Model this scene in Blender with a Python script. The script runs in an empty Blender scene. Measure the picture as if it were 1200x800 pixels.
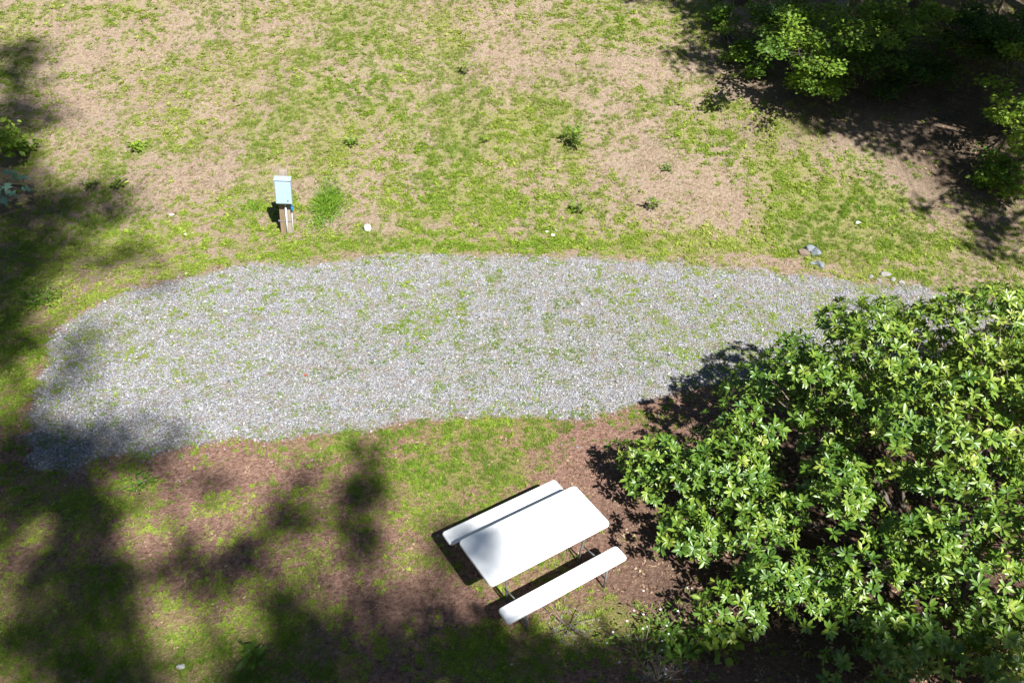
import bpy, math, random
import numpy as np
from mathutils import Vector, Matrix, Euler

rng = np.random.default_rng(7)
random.seed(7)
SC = bpy.context.scene
COL = SC.collection
R = math.radians

# ------------------------------------------------------------------ camera, sky, sun, exposure
CAM_H, PITCH, ROLL, FPX = 8.767, 0.645, 0.035, 930.0
fw = np.array([0, math.cos(PITCH), -math.sin(PITCH)])
r0 = np.array([1.0, 0, 0]); u0 = np.cross(r0, fw)
cr, sr = math.cos(ROLL), math.sin(ROLL)
cam_r = cr * r0 + sr * u0
cam_u = -sr * r0 + cr * u0
cd = bpy.data.cameras.new('camera'); cam = bpy.data.objects.new('camera', cd); COL.objects.link(cam)
m = Matrix.Identity(4)
for i in range(3):
    m[i][0] = cam_r[i]; m[i][1] = cam_u[i]; m[i][2] = -fw[i]
m[2][3] = CAM_H
cam.matrix_world = m
cd.sensor_width = 36; cd.lens = FPX / 1200 * 36; cd.clip_start = 0.05; cd.clip_end = 2000
SC.camera = cam

SUN = np.array([0.47, -0.73, 1.0])          # per metre of height
sv = Vector(SUN).normalized()
world = bpy.data.worlds.new('World'); SC.world = world; world.use_nodes = True
wn = world.node_tree.nodes; wl = world.node_tree.links
sky = wn.new('ShaderNodeTexSky'); sky.sky_type = 'NISHITA'; sky.sun_disc = False
sky.sun_elevation = math.asin(sv.z); sky.sun_rotation = math.atan2(sv.x, sv.y)
sky.ozone_density = 3.0; sky.air_density = 0.75; sky.dust_density = 0.4
wl.new(sky.outputs[0], wn['Background'].inputs[0]); wn['Background'].inputs[1].default_value = 0.05
sd = bpy.data.lights.new('sun', 'SUN'); sd.energy = 5.0; sd.angle = R(0.55); sd.color = (1.0, 0.975, 0.93)
sun = bpy.data.objects.new('sun', sd); COL.objects.link(sun)
sun.rotation_euler = (-sv).to_track_quat('-Z', 'Y').to_euler(); sun.location = (20, -30, 45)
SC.view_settings.view_transform = 'Standard'; SC.view_settings.look = 'None'
SC.view_settings.gamma = 1.0; SC.view_settings.exposure = 1.13
SC.render.resolution_x = 1024; SC.render.resolution_y = 682
try:
    SC.cycles.max_bounces = 6; SC.cycles.transparent_max_bounces = 4
except Exception:
    pass

# ------------------------------------------------------------------ noise and terrain height
def _hash(ix, iy, seed):
    n = (ix.astype(np.int64) * 374761393 + iy.astype(np.int64) * 668265263 + seed * 1442695041) & 0xffffffff
    n = ((n ^ (n >> 13)) * 1274126177) & 0xffffffff
    return ((n ^ (n >> 16)) & 0xffff) / 65535.0
def vnoise(x, y, seed=0):
    ix = np.floor(x); iy = np.floor(y); fx = x - ix; fy = y - iy
    fx = fx * fx * (3 - 2 * fx); fy = fy * fy * (3 - 2 * fy)
    a = _hash(ix, iy, seed); b = _hash(ix + 1, iy, seed); c = _hash(ix, iy + 1, seed); d = _hash(ix + 1, iy + 1, seed)
    return (a * (1 - fx) + b * fx) * (1 - fy) + (c * (1 - fx) + d * fx) * fy
def fbm(x, y, scale, seed=0, octs=4):
    x = np.asarray(x, float) / scale; y = np.asarray(y, float) / scale
    s = 0; a = 0.5; t = 0
    for o in range(octs):
        s = s + a * vnoise(x + 31.7 * o, y - 17.3 * o, seed + o); t += a; a *= 0.55; x = x * 2.03; y = y * 2.03
    return s / t
def height(x, y):
    x = np.asarray(x, float); y = np.asarray(y, float)
    foot = 15.3 - 0.10 * np.clip(x, 0, 30) + 0.0 * x
    q = (y - foot) / 0.9
    lin = 0.9 * np.where(q > 20, q, np.log1p(np.exp(np.clip(q, -30, 20)))) * 0.36
    h = 16 * np.tanh(lin / 16)
    w = np.clip((y - foot) / 4, 0, 1)
    h = h + w * 0.55 * (fbm(x, y, 6.0, 5, 3) - 0.5)
    h = h + 0.10 * (fbm(x, y, 2.5, 11, 3) - 0.5) * (0.35 + w)
    h = h + 0.085 * (fbm(x, y, 0.55, 21, 3) - 0.5) * (0.15 + w) + 0.16 * w * (fbm(x * 1.6 + .4 * y, y * .6, 1.3, 24, 3) - 0.5)
    far = np.clip((np.hypot(x, y - 15) - 60) / 200, 0, 1)
    return h + far * 6 * (fbm(x, y, 70, 3, 2) - 0.5)
def ray(px, py):
    return fw + (px - 600) / FPX * cam_r - (py - 400) / FPX * cam_u
def at(px, py, z=0.0):
    """point of the ground (plus z) that the photograph shows at this spot"""
    d = ray(px, py); o = np.array([0, 0, CAM_H]); T = np.linspace(4, 90, 260); Q = o + d * T[:, None]
    below = Q[:, 2] <= height(Q[:, 0], Q[:, 1]) + z; i = int(np.argmax(below)) if below.any() else 259; t = T[i]
    lo, hi = T[max(i - 1, 0)], t
    for _ in range(12):
        mi = (lo + hi) / 2; p = o + d * mi
        if p[2] <= float(height(p[0], p[1])) + z: hi = mi
        else: lo = mi
    return o + d * hi
def ell(px, py, rx, ry):
    c = at(px, py); a = at(px + rx, py) - c; b1 = at(px, py + ry) - c; b2 = c - at(px, py - ry)
    b = (b1 + b2) / 2
    return c[:2], a[:2], b[:2]
def ell_val(x, y, e):
    c, a, b = e
    det = a[0] * b[1] - a[1] * b[0]
    dx = x - c[0]; dy = y - c[1]
    u = (dx * b[1] - dy * b[0]) / det; v = (a[0] * dy - a[1] * dx) / det
    return np.sqrt(u * u + v * v)

# ------------------------------------------------------------------ object helpers
def props(o, label=None, cat=None, group=None, kind=None):
    if label: o['label'] = label
    if cat: o['category'] = cat
    if group: o['group'] = group
    if kind: o['kind'] = kind
    return o
def link_mesh(name, me, mat=None, parent=None):
    if mat is not None and len(me.materials) == 0: me.materials.append(mat)
    o = bpy.data.objects.new(name, me); COL.objects.link(o)
    if parent is not None: o.parent = parent
    return o
def empty(name, loc, label, cat, group=None, rz=0.0):
    o = bpy.data.objects.new(name, None); COL.objects.link(o)
    o.location = loc; o.rotation_euler = (0, 0, rz); o.empty_display_size = 0.2
    return props(o, label, cat, group)
class MB:
    """collects verts and faces of one mesh, with a per-vertex tint"""
    def __init__(s): s.v = []; s.f = []; s.t = []
    def add(s, v, f, tint=0.5):
        b = len(s.v); s.v += [tuple(p) for p in v]; s.f += [tuple(i + b for i in q) for q in f]
        s.t += [tint] * len(v)
    def box(s, c, d, rot=None, tint=0.5, bev=0.0):
        x, y, z = d[0] / 2, d[1] / 2, d[2] / 2
        c = Vector(c); M = Euler(rot).to_matrix() if rot else Matrix.Identity(3)
        if bev <= 0:
            vs = [(i * x, j * y, k * z) for k in (-1, 1) for i, j in ((-1, -1), (1, -1), (1, 1), (-1, 1))]
            fs = [(3, 2, 1, 0), (4, 5, 6, 7)] + [(a, (a + 1) % 4, (a + 1) % 4 + 4, a + 4) for a in range(4)]
        else:
            vs = []
            for zz, ins in ((-z, bev), (-z + bev, 0), (z - bev, 0), (z, bev)):
                for i, j in ((-1, -1), (1, -1), (1, 1), (-1, 1)):
                    if i * j > 0: pts = [(i * (x - ins - 0) , j * (y - bev - ins)), (i * (x - bev - ins), j * (y - ins))]
                    else: pts = [(i * (x - bev - ins), j * (y - ins)), (i * (x - ins), j * (y - bev - ins))]
                    vs += [(a, b, zz) for a, b in pts]
            fs = [tuple(range(7, -1, -1)), tuple(range(24, 32))]
            for l in range(3):
                fs += [(l * 8 + a, l * 8 + (a + 1) % 8, l * 8 + 8 + (a + 1) % 8, l * 8 + 8 + a) for a in range(8)]
        s.add([c + M @ Vector(v) for v in vs], fs, tint)
    def tube(s, pts, rad, n=8, tint=0.5, cap=True):
        pts = [Vector(p) for p in pts]
        if not hasattr(rad, '__len__'): rad = [rad] * len(pts)
        vs = []; up = None
        for i, p in enumerate(pts):
            d = (pts[min(i + 1, len(pts) - 1)] - pts[max(i - 1, 0)]).normalized()
            if up is None: up = d.orthogonal().normalized()
            a = (up - d * up.dot(d)).normalized(); up = a; b = d.cross(a)
            for k in range(n):
                t = 2 * math.pi * k / n; vs.append(p + (a * math.cos(t) + b * math.sin(t)) * rad[i])
        fs = [(i * n + k, i * n + (k + 1) % n, (i + 1) * n + (k + 1) % n, (i + 1) * n + k)
              for i in range(len(pts) - 1) for k in range(n)]
        if cap: fs += [tuple(range(n - 1, -1, -1)), tuple(range((len(pts) - 1) * n, len(pts) * n))]
        s.add(vs, fs, tint)
    def mesh(s, name, mat=None, smooth=False):
        me = bpy.data.meshes.new(name); me.from_pydata([tuple(p) for p in s.v], [], s.f)
        a = me.attributes.new('tint', 'FLOAT', 'POINT'); a.data.foreach_set('value', np.array(s.t, np.float32))
        if smooth: me.polygons.foreach_set('use_smooth', [True] * len(me.polygons))
        if mat: me.materials.append(mat)
        me.update(); return me
    def build(s, name, mat, parent=None, smooth=False):
        return link_mesh(name, s.mesh(name, mat, smooth), None, parent)

def fast_mesh(name, V, F, tint=None, mat=None, smooth=False):
    """V (n,3); F list of arrays of equal-arity faces"""
    me = bpy.data.meshes.new(name)
    loops = np.concatenate([f.ravel() for f in F]); tot = np.concatenate([np.full(len(f), f.shape[1]) for f in F])
    start = np.concatenate([[0], np.cumsum(tot)[:-1]])
    me.vertices.add(len(V)); me.vertices.foreach_set('co', np.asarray(V, np.float32).ravel())
    me.loops.add(len(loops)); me.loops.foreach_set('vertex_index', loops.astype(np.int32))
    me.polygons.add(len(tot)); me.polygons.foreach_set('loop_start', start.astype(np.int32))
    me.polygons.foreach_set('loop_total', tot.astype(np.int32))
    me.update(calc_edges=True)
    if tint is not None:
        a = me.attributes.new('tint', 'FLOAT', 'POINT'); a.data.foreach_set('value', np.asarray(tint, np.float32))
    if smooth: me.polygons.foreach_set('use_smooth', np.ones(len(tot), bool))
    if mat: me.materials.append(mat)
    return me

# leaf templates: (u along, v across, w lift); faces
T_OBL = (np.array([(0, 0, 0), (.30, -.42, .05), (.30, 0, -.02), (.30, .42, .05), (.68, -.46, .05), (.70, 0, -.02), (.68, .46, .05), (1, 0, -.10)]),
         [np.array([(0, 1, 2), (0, 2, 3), (4, 7, 5), (5, 7, 6)]), np.array([(1, 4, 5, 2), (2, 5, 6, 3)])])
T_SML = (np.array([(0, 0, 0), (.5, -.5, .08), (.5, .5, .08), (1, 0, -.05)]), [np.array([(0, 1, 3), (0, 3, 2)])])
T_BLD = (np.array([(0, -.5, 0), (0, .5, 0), (.5, -.4, .25), (.5, .4, .25), (1, 0, .15)]), [np.array([(2, 4, 3)]), np.array([(0, 2, 3, 1)])])
T_LOB = (np.array([(0, 0, 0), (.20, -.40, .04), (.33, -.15, 0), (.52, -.55, .05), (.62, -.18, 0), (1, 0, -.12), (.62, .18, 0), (.52, .55, .05), (.33, .15, 0), (.20, .40, .04)]),
         [np.array([(0, 1, 2), (2, 3, 4), (8, 9, 0), (6, 7, 8)]), np.array([(0, 2, 4, 5)]), np.array([(0, 5, 6, 8)])])
def leaves(P, D, N, L, W, tmpl=T_SML):
    T, F = tmpl; n = len(P); k = len(T)
    D = D / (np.linalg.norm(D, axis=1, keepdims=True) + 1e-9)
    S = np.cross(N, D); S /= (np.linalg.norm(S, axis=1, keepdims=True) + 1e-9); U = np.cross(D, S)
    V = P[:, None] + D[:, None] * (T[:, 0][None, :, None] * L[:, None, None]) + S[:, None] * (T[:, 1][None, :, None] * W[:, None, None]) \
        + U[:, None] * (T[:, 2][None, :, None] * L[:, None, None])
    off = (np.arange(n) * k)[:, None, None]
    Fs = [(f[None] + off).reshape(-1, f.shape[1]) for f in F]
    return V.reshape(-1, 3), Fs, k
def rand_dirs(n, zmin=-1, zmax=1, g=rng):
    z = g.uniform(zmin, zmax, n); t = g.uniform(0, 2 * math.pi, n); s = np.sqrt(np.maximum(0, 1 - z * z))
    return np.stack([s * np.cos(t), s * np.sin(t), z], 1)

# ------------------------------------------------------------------ materials
def newmat(name):
    mt = bpy.data.materials.new(name); mt.use_nodes = True
    nt = mt.node_tree; return mt, nt, nt.nodes['Principled BSDF'], nt.nodes['Material Output']
def nd(nt, t, **kw):
    n = nt.nodes.new(t)
    for k, v in kw.items(): setattr(n, k, v)
    return n
def ramp(nt, fac, stops, interp='LINEAR'):
    r = nd(nt, 'ShaderNodeValToRGB'); r.color_ramp.interpolation = interp
    e = r.color_ramp.elements
    while len(e) < len(stops): e.new(0.5)
    for i, (p, c) in enumerate(stops):
        e[i].position = p; e[i].color = (*c, 1) if len(c) == 3 else c
    nt.links.new(fac, r.inputs[0]); return r.outputs[0]
def noise(nt, scale, detail=4, rough=0.55, vec=None, dist=0.0):
    n = nd(nt, 'ShaderNodeTexNoise'); n.inputs['Scale'].default_value = scale; n.inputs['Detail'].default_value = detail
    n.inputs['Roughness'].default_value = rough; n.inputs['Distortion'].default_value = dist
    if vec is not None: nt.links.new(vec, n.inputs['Vector'])
    return n.outputs[0]
def mixc(nt, fac, a, b, mode='MIX'):
    x = nd(nt, 'ShaderNodeMix', data_type='RGBA', blend_type=mode)
    for s, v in ((x.inputs[0], fac), (x.inputs[6], a), (x.inputs[7], b)):
        if isinstance(v, (int, float)): s.default_value = v
        elif isinstance(v, tuple): s.default_value = (*v, 1)
        else: nt.links.new(v, s)
    return x.outputs[2]
def mth(nt, op, a, b=0.0, clamp=False):
    x = nd(nt, 'ShaderNodeMath', operation=op); x.use_clamp = clamp
    for i, v in enumerate((a, b)):
        if isinstance(v, (int, float)): x.inputs[i].default_value = v
        else: nt.links.new(v, x.inputs[i])
    return x.outputs[0]
def attr(nt, name, typ='GEOMETRY'):
    a = nd(nt, 'ShaderNodeAttribute', attribute_name=name, attribute_type=typ); return a
def gpos(nt):
    return nd(nt, 'ShaderNodeNewGeometry').outputs['Position']
def bump(nt, b, h, strength, dist):
    n = nd(nt, 'ShaderNodeBump'); n.inputs['Strength'].default_value = strength; n.inputs['Distance'].default_value = dist
    nt.links.new(h, n.inputs['Height']); nt.links.new(n.outputs[0], b.inputs['Normal'])

def leaf_mat(name, stops, trans=0.35, tcol=(0.25, 0.42, 0.03), rough=0.45, spec=0.4, instancer=False):
    mt, nt, b, out = newmat(name)
    f = attr(nt, 'tint').outputs['Fac']
    if instancer:
        g = attr(nt, 'itint', 'INSTANCER').outputs['Fac']
        f = mth(nt, 'ADD', mth(nt, 'MULTIPLY', f, 0.35), mth(nt, 'MULTIPLY', g, 0.65))
    c = ramp(nt, f, stops)
    c = mixc(nt, mth(nt, 'MULTIPLY', noise(nt, 9, 2, vec=gpos(nt)), 0.35), c, (0.5, 0.5, 0.5), 'MULTIPLY')
    nt.links.new(c, b.inputs['Base Color']); b.inputs['Roughness'].default_value = rough
    b.inputs['Specular IOR Level'].default_value = spec
    t = nd(nt, 'ShaderNodeBsdfTranslucent'); nt.links.new(mixc(nt, 1.0, c, tcol, 'MULTIPLY'), t.inputs[0])
    tt = mixc(nt, 0.5, c, tcol); nt.links.new(tt, t.inputs[0])
    mx = nd(nt, 'ShaderNodeMixShader'); mx.inputs[0].default_value = trans
    nt.links.new(b.outputs[0], mx.inputs[1]); nt.links.new(t.outputs[0], mx.inputs[2]); nt.links.new(mx.outputs[0], out.inputs[0])
    return mt
M = {}
M['clover'] = leaf_mat('ground_leaf', [(0, (0.080, 0.16, 0.016)), (0.35, (0.19, 0.31, 0.024)), (0.65, (0.32, 0.40, 0.055)), (1, (0.44, 0.45, 0.13))], 0.30, (0.3, 0.45, 0.03), 0.6, 0.2, True)
M['grass'] = leaf_mat('grass_blade', [(0, (0.08, 0.17, 0.02)), (0.45, (0.20, 0.32, 0.035)), (0.75, (0.34, 0.38, 0.09)), (1, (0.46, 0.42, 0.20))], 0.30, (0.3, 0.45, 0.04), 0.55, 0.25, True)
M['rhodo'] = leaf_mat('evergreen_leaf', [(0, (0.035, 0.095, 0.014)), (0.4, (0.100, 0.195, 0.020)), (0.7, (0.23, 0.315, 0.038)), (1, (0.42, 0.44, 0.10))], 0.10, (0.30, 0.46, 0.03), 0.40, 0.5)
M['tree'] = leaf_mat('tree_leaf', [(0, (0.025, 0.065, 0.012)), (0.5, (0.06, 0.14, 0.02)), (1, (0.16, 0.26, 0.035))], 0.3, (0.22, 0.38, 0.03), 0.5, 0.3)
M['young'] = leaf_mat('young_leaf', [(0, (0.06, 0.13, 0.02)), (0.5, (0.14, 0.26, 0.03)), (1, (0.30, 0.40, 0.05))], 0.35, (0.35, 0.5, 0.04), 0.5, 0.3)
M['blueleaf'] = leaf_mat('blue_green_leaf', [(0, (0.07, 0.16, 0.10)), (1, (0.20, 0.34, 0.24))], 0.15, (0.2, 0.4, 0.2), 0.4, 0.5)
M['greyplant'] = leaf_mat('grey_plant', [(0, (0.13, 0.14, 0.12)), (1, (0.33, 0.33, 0.30))], 0.1, (0.3, 0.3, 0.25), 0.8, 0.1)
M['petal'] = leaf_mat('white_petal', [(0, (0.75, 0.76, 0.78)), (1, (0.85, 0.86, 0.85))], 0.2, (0.8, 0.8, 0.8), 0.6, 0.2)

def litter_mat():
    mt, nt, b, out = newmat('dry_litter')
    g = attr(nt, 'itint', 'INSTANCER').outputs['Fac']; f = attr(nt, 'tint').outputs['Fac']
    v = mth(nt, 'ADD', mth(nt, 'MULTIPLY', f, 0.4), mth(nt, 'MULTIPLY', g, 0.6))
    c = ramp(nt, v, [(0, (0.10, 0.055, 0.035)), (0.4, (0.24, 0.15, 0.10)), (0.75, (0.42, 0.31, 0.20)), (1, (0.62, 0.55, 0.44))])
    nt.links.new(c, b.inputs['Base Color']); b.inputs['Roughness'].default_value = 0.85; b.inputs['Specular IOR Level'].default_value = 0.15
    return mt
M['litter'] = litter_mat()
def stone_mat():
    mt, nt, b, out = newmat('crushed_stone')
    g = attr(nt, 'itint', 'INSTANCER').outputs['Fac']
    c = ramp(nt, g, [(0, (0.12, 0.12, 0.135)), (0.2, (0.20, 0.205, 0.225)), (0.55, (0.295, 0.30, 0.325)), (0.8, (0.40, 0.40, 0.42)), (0.93, (0.62, 0.62, 0.61)), (1, (0.40, 0.32, 0.24))])
    c = mixc(nt, 0.5, c, ramp(nt, noise(nt, 45, 3, vec=gpos(nt)), [(0.3, (0.6, 0.6, 0.62)), (0.7, (1, 1, 1))]), 'MULTIPLY')
    nt.links.new(c, b.inputs['Base Color']); b.inputs['Roughness'].default_value = 0.7
    return mt
M['stone'] = stone_mat()
def rock_mat(name, a, bcol):
    mt, nt, b, out = newmat(name)
    n = noise(nt, 22, 5, 0.65, gpos(nt))
    nt.links.new(ramp(nt, n, [(0.25, a), (0.75, bcol)]), b.inputs['Base Color']); b.inputs['Roughness'].default_value = 0.85
    bump(nt, b, n, 0.5, 0.01); return mt
M['greyrock'] = rock_mat('grey_rock', (0.10, 0.12, 0.135), (0.24, 0.265, 0.285))
M['palerock'] = rock_mat('pale_rock', (0.36, 0.35, 0.33), (0.66, 0.65, 0.62))
M['brownrock'] = rock_mat('brown_rock', (0.12, 0.09, 0.065), (0.25, 0.19, 0.14))

def plain(name, col, rough=0.5, var=0.1, scale=8, metal=0.0, bumpd=0.0, spec=0.5):
    mt, nt, b, out = newmat(name)
    n = noise(nt, scale, 5, 0.6, gpos(nt))
    lo = tuple(c * (1 - var) for c in col); hi = tuple(min(1, c * (1 + var)) for c in col)
    nt.links.new(ramp(nt, n, [(0.3, lo), (0.7, hi)]), b.inputs['Base Color'])
    b.inputs['Roughness'].default_value = rough; b.inputs['Metallic'].default_value = metal; b.inputs['Specular IOR Level'].default_value = spec
    if bumpd: bump(nt, b, n, 0.4, bumpd)
    return mt
def table_mat():
    mt, nt, b, out = newmat('white_moulded_plastic')
    p = gpos(nt)
    n = noise(nt, 3.5, 5, 0.65, p); sp = noise(nt, 60, 2, 0.5, p)
    c = ramp(nt, n, [(0.3, (0.78, 0.80, 0.81)), (0.65, (0.86, 0.87, 0.87))])
    c = mixc(nt, ramp(nt, sp, [(0.74, (0, 0, 0)), (0.80, (0.55, 0.55, 0.55))]), c, (0.30, 0.30, 0.28))
    nt.links.new(c, b.inputs['Base Color']); b.inputs['Roughness'].default_value = 0.42
    bump(nt, b, noise(nt, 180, 2, 0.5, p), 0.12, 0.002); return mt
M['table'] = table_mat()
M['steel'] = plain('grey_coated_steel', (0.26, 0.28, 0.30), 0.35, 0.12, 20, 0.4)
M['box'] = plain('pale_blue_grey_enamel', (0.34, 0.46, 0.55), 0.35, 0.05, 6)
M['boxdark'] = plain('dark_seam', (0.06, 0.10, 0.14), 0.5)
M['bluepipe'] = plain('blue_plastic', (0.02, 0.20, 0.50), 0.35, 0.1)
M['conduit'] = plain('grey_white_conduit', (0.62, 0.62, 0.60), 0.4, 0.08)
M['whitepvc'] = plain('white_pvc', (0.82, 0.82, 0.80), 0.35, 0.03)
M['soilmound'] = plain('loose_soil', (0.36, 0.25, 0.17), 0.95, 0.25, 20, bumpd=0.01)
def wood_mat(name, a, bcol):
    mt, nt, b, out = newmat(name)
    tc = nd(nt, 'ShaderNodeTexCoord'); mp = nd(nt, 'ShaderNodeMapping'); mp.inputs['Scale'].default_value = (30, 30, 2.0)
    nt.links.new(tc.outputs['Object'], mp.inputs[0])
    n = noise(nt, 1.5, 6, 0.7, mp.outputs[0], 0.4)
    nt.links.new(ramp(nt, n, [(0.25, a), (0.75, bcol)]), b.inputs['Base Color']); b.inputs['Roughness'].default_value = 0.85
    bump(nt, b, n, 0.5, 0.006); return mt
M['wood_brown'] = wood_mat('weathered_brown_plank', (0.14, 0.095, 0.06), (0.30, 0.215, 0.14))
M['wood_pale'] = wood_mat('weathered_pale_plank', (0.19, 0.155, 0.12), (0.38, 0.32, 0.255))
M['bark'] = wood_mat('bark', (0.055, 0.045, 0.035), (0.17, 0.14, 0.11))
M['palebark'] = wood_mat('pale_bark', (0.16, 0.15, 0.14), (0.42, 0.40, 0.37))
M['twig'] = plain('twig_bark', (0.20, 0.15, 0.11), 0.8, 0.25, 12)

# ------------------------------------------------------------------ ground masks
GRAVEL_PX = [(28, 552), (36, 470), (62, 385), (100, 361), (160, 338), (230, 322), (320, 308), (430, 299), (520, 297), (600, 297), (720, 301), (850, 314),
             (930, 321), (985, 327), (1030, 333), (1075, 334), (1130, 348), (1200, 352), (1300, 360), (1300, 425), (1200, 430), (1000, 440), (850, 452),
             (760, 470), (690, 482), (600, 488), (500, 492), (430, 500), (350, 509), (260, 514), (150, 530), (90, 553)]
GR = np.array([at(*q)[:2] for q in GRAVEL_PX])
def poly_sd(x, y, P):
    """positive inside, in metres"""
    x = np.asarray(x, float); y = np.asarray(y, float)
    d = np.full(x.shape, 1e9); ins = np.zeros(x.shape, bool); n = len(P)
    for i in range(n):
        a = P[i]; b = P[(i + 1) % n]; e = b - a
        t = np.clip(((x - a[0]) * e[0] + (y - a[1]) * e[1]) / (e @ e), 0, 1)
        d = np.minimum(d, np.hypot(x - a[0] - t * e[0], y - a[1] - t * e[1]))
        c = ((a[1] > y) != (b[1] > y)) & (x < (b[0] - a[0]) * (y - a[1]) / (b[1] - a[1] + 1e-12) + a[0])
        ins ^= c
    return np.where(ins, d, -d)
def gravel(x, y):
    return poly_sd(x, y, GR) + 0.55 * (fbm(x, y, 1.1, 31, 4) - 0.5) + 0.25 * (fbm(x, y, 0.25, 33, 2) - 0.5)
# (px, py, rx, ry, amount) amount>0 greener, <0 barer
GBLOBS = [(430, 130, 210, 60, .22), (540, 180, 120, 50, .18), (300, 70, 90, 35, .10), (530, 40, 25, 45, .25), (415, 30, 40, 25, .1), (620, 110, 60, 60, .12),
          (430, 12, 90, 14, .15), (470, 40, 60, 30, .1), (350, 35, 80, 20, .1), (60, 30, 60, 30, -.12), (730, 20, 80, 30, .05), (660, 190, 35, 60, .15),
          (975, 262, 85, 36, .55), (905, 215, 45, 35, .35), (1060, 290, 60, 22, .5), (860, 285, 110, 14, .40), (930, 190, 50, 18, .15), (1010, 235, 50, 22, .3),
          (780, 200, 110, 45, -.30), (850, 235, 55, 28, -.30), (700, 70, 130, 28, -.25), (600, 60, 40, 50, -.18), (730, 130, 50, 30, -.1), (230, 190, 60, 28, -.35), (90, 110, 50, 50, -.25), (130, 50, 60, 30, -.15),
          (470, 185, 60, 30, -.18), (580, 150, 30, 20, -.1), (220, 230, 40, 30, -.2), (850, 150, 90, 30, .08), (1060, 220, 60, 18, -.15), (890, 95, 60, 30, -.3), (1110, 150, 70, 50, -.6), (1000, 120, 90, 40, -.3),
          (300, 245, 55, 25, .30), (500, 235, 120, 22, .15), (600, 290, 300, 7, .65), (500, 283, 180, 12, .3), (250, 290, 60, 16, -.15), (120, 290, 90, 35, .25), (30, 360, 40, 70, .45), (30, 460, 30, 60, .45),
          (330, 282, 60, 10, -.2), (860, 305, 40, 6, -.3), (915, 303, 26, 7, -.7),
          (560, 500, 150, 14, .35), (640, 492, 60, 10, .3), (520, 560, 70, 42, .45), (600, 540, 60, 30, .35), (420, 530, 50, 25, .3), (470, 600, 40, 40, .35), (400, 620, 40, 50, .15),
          (710, 560, 50, 55, -.85), (770, 650, 60, 50, -.85), (840, 700, 55, 30, -.9), (740, 600, 50, 50, -.8), (690, 500, 30, 14, -.5), (310, 545, 90, 18, -.3), (200, 550, 60, 14, -.2), (430, 700, 90, 18, -.4), (520, 700, 50, 18, -.5), (400, 650, 60, 22, -.1),
          (250, 600, 50, 30, 0), (160, 570, 30, 30, .3), (60, 640, 90, 110, .45), (240, 720, 70, 50, .3), (170, 780, 200, 40, .5), (660, 690, 50, 35, .25), (720, 720, 70, 40, .55), (640, 760, 120, 30, .5), (820, 750, 60, 25, .8), (620, 650, 50, 25, .35),
          (1000, 600, 260, 150, -.8), (480, 660, 60, 20, .1), (560, 770, 90, 30, .4), (380, 570, 30, 20, .2)]
GE = [(ell(a, b, c, d), v) for a, b, c, d, v in GBLOBS]
def grassiness(x, y):
    x = np.asarray(x, float); y = np.asarray(y, float)
    wx = x + 0.9 * (fbm(x, y, 1.2, 41, 3) - 0.5); wy = y + 0.9 * (fbm(x, y, 1.2, 47, 3) - 0.5)
    s = 0.56 - 0.10 * np.clip((11 - y) / 2, 0, 1)
    for e, v in GE:
        q = ell_val(wx, wy, e); s = s + v * np.clip(1.35 - q * 0.85, 0, 1)
    s = s + 0.65 * (fbm(x, y, 1.6, 51, 4) - 0.5) + 0.95 * (fbm(x, y, 0.42, 57, 3) - 0.5)
    # the pad: only scattered weeds, thicker along its middle
    gv = poly_sd(x, y, GR)
    mid = np.exp(-((y - 11.8 - 0.03 * x) / 1.3) ** 2) * 0.06
    pad = 0.42 + mid * 1.2 + 1.1 * (fbm(x, y, 0.24, 63, 3) - 0.5) + 0.35 * (fbm(x, y, 1.5, 64, 2) - 0.5)
    w = np.clip(gv / 0.35 + 0.5, 0, 1)
    return s * (1 - w) + pad * w
def redness(x, y):
    return np.clip((14.0 - y) / 3.5, 0, 1)

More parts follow.
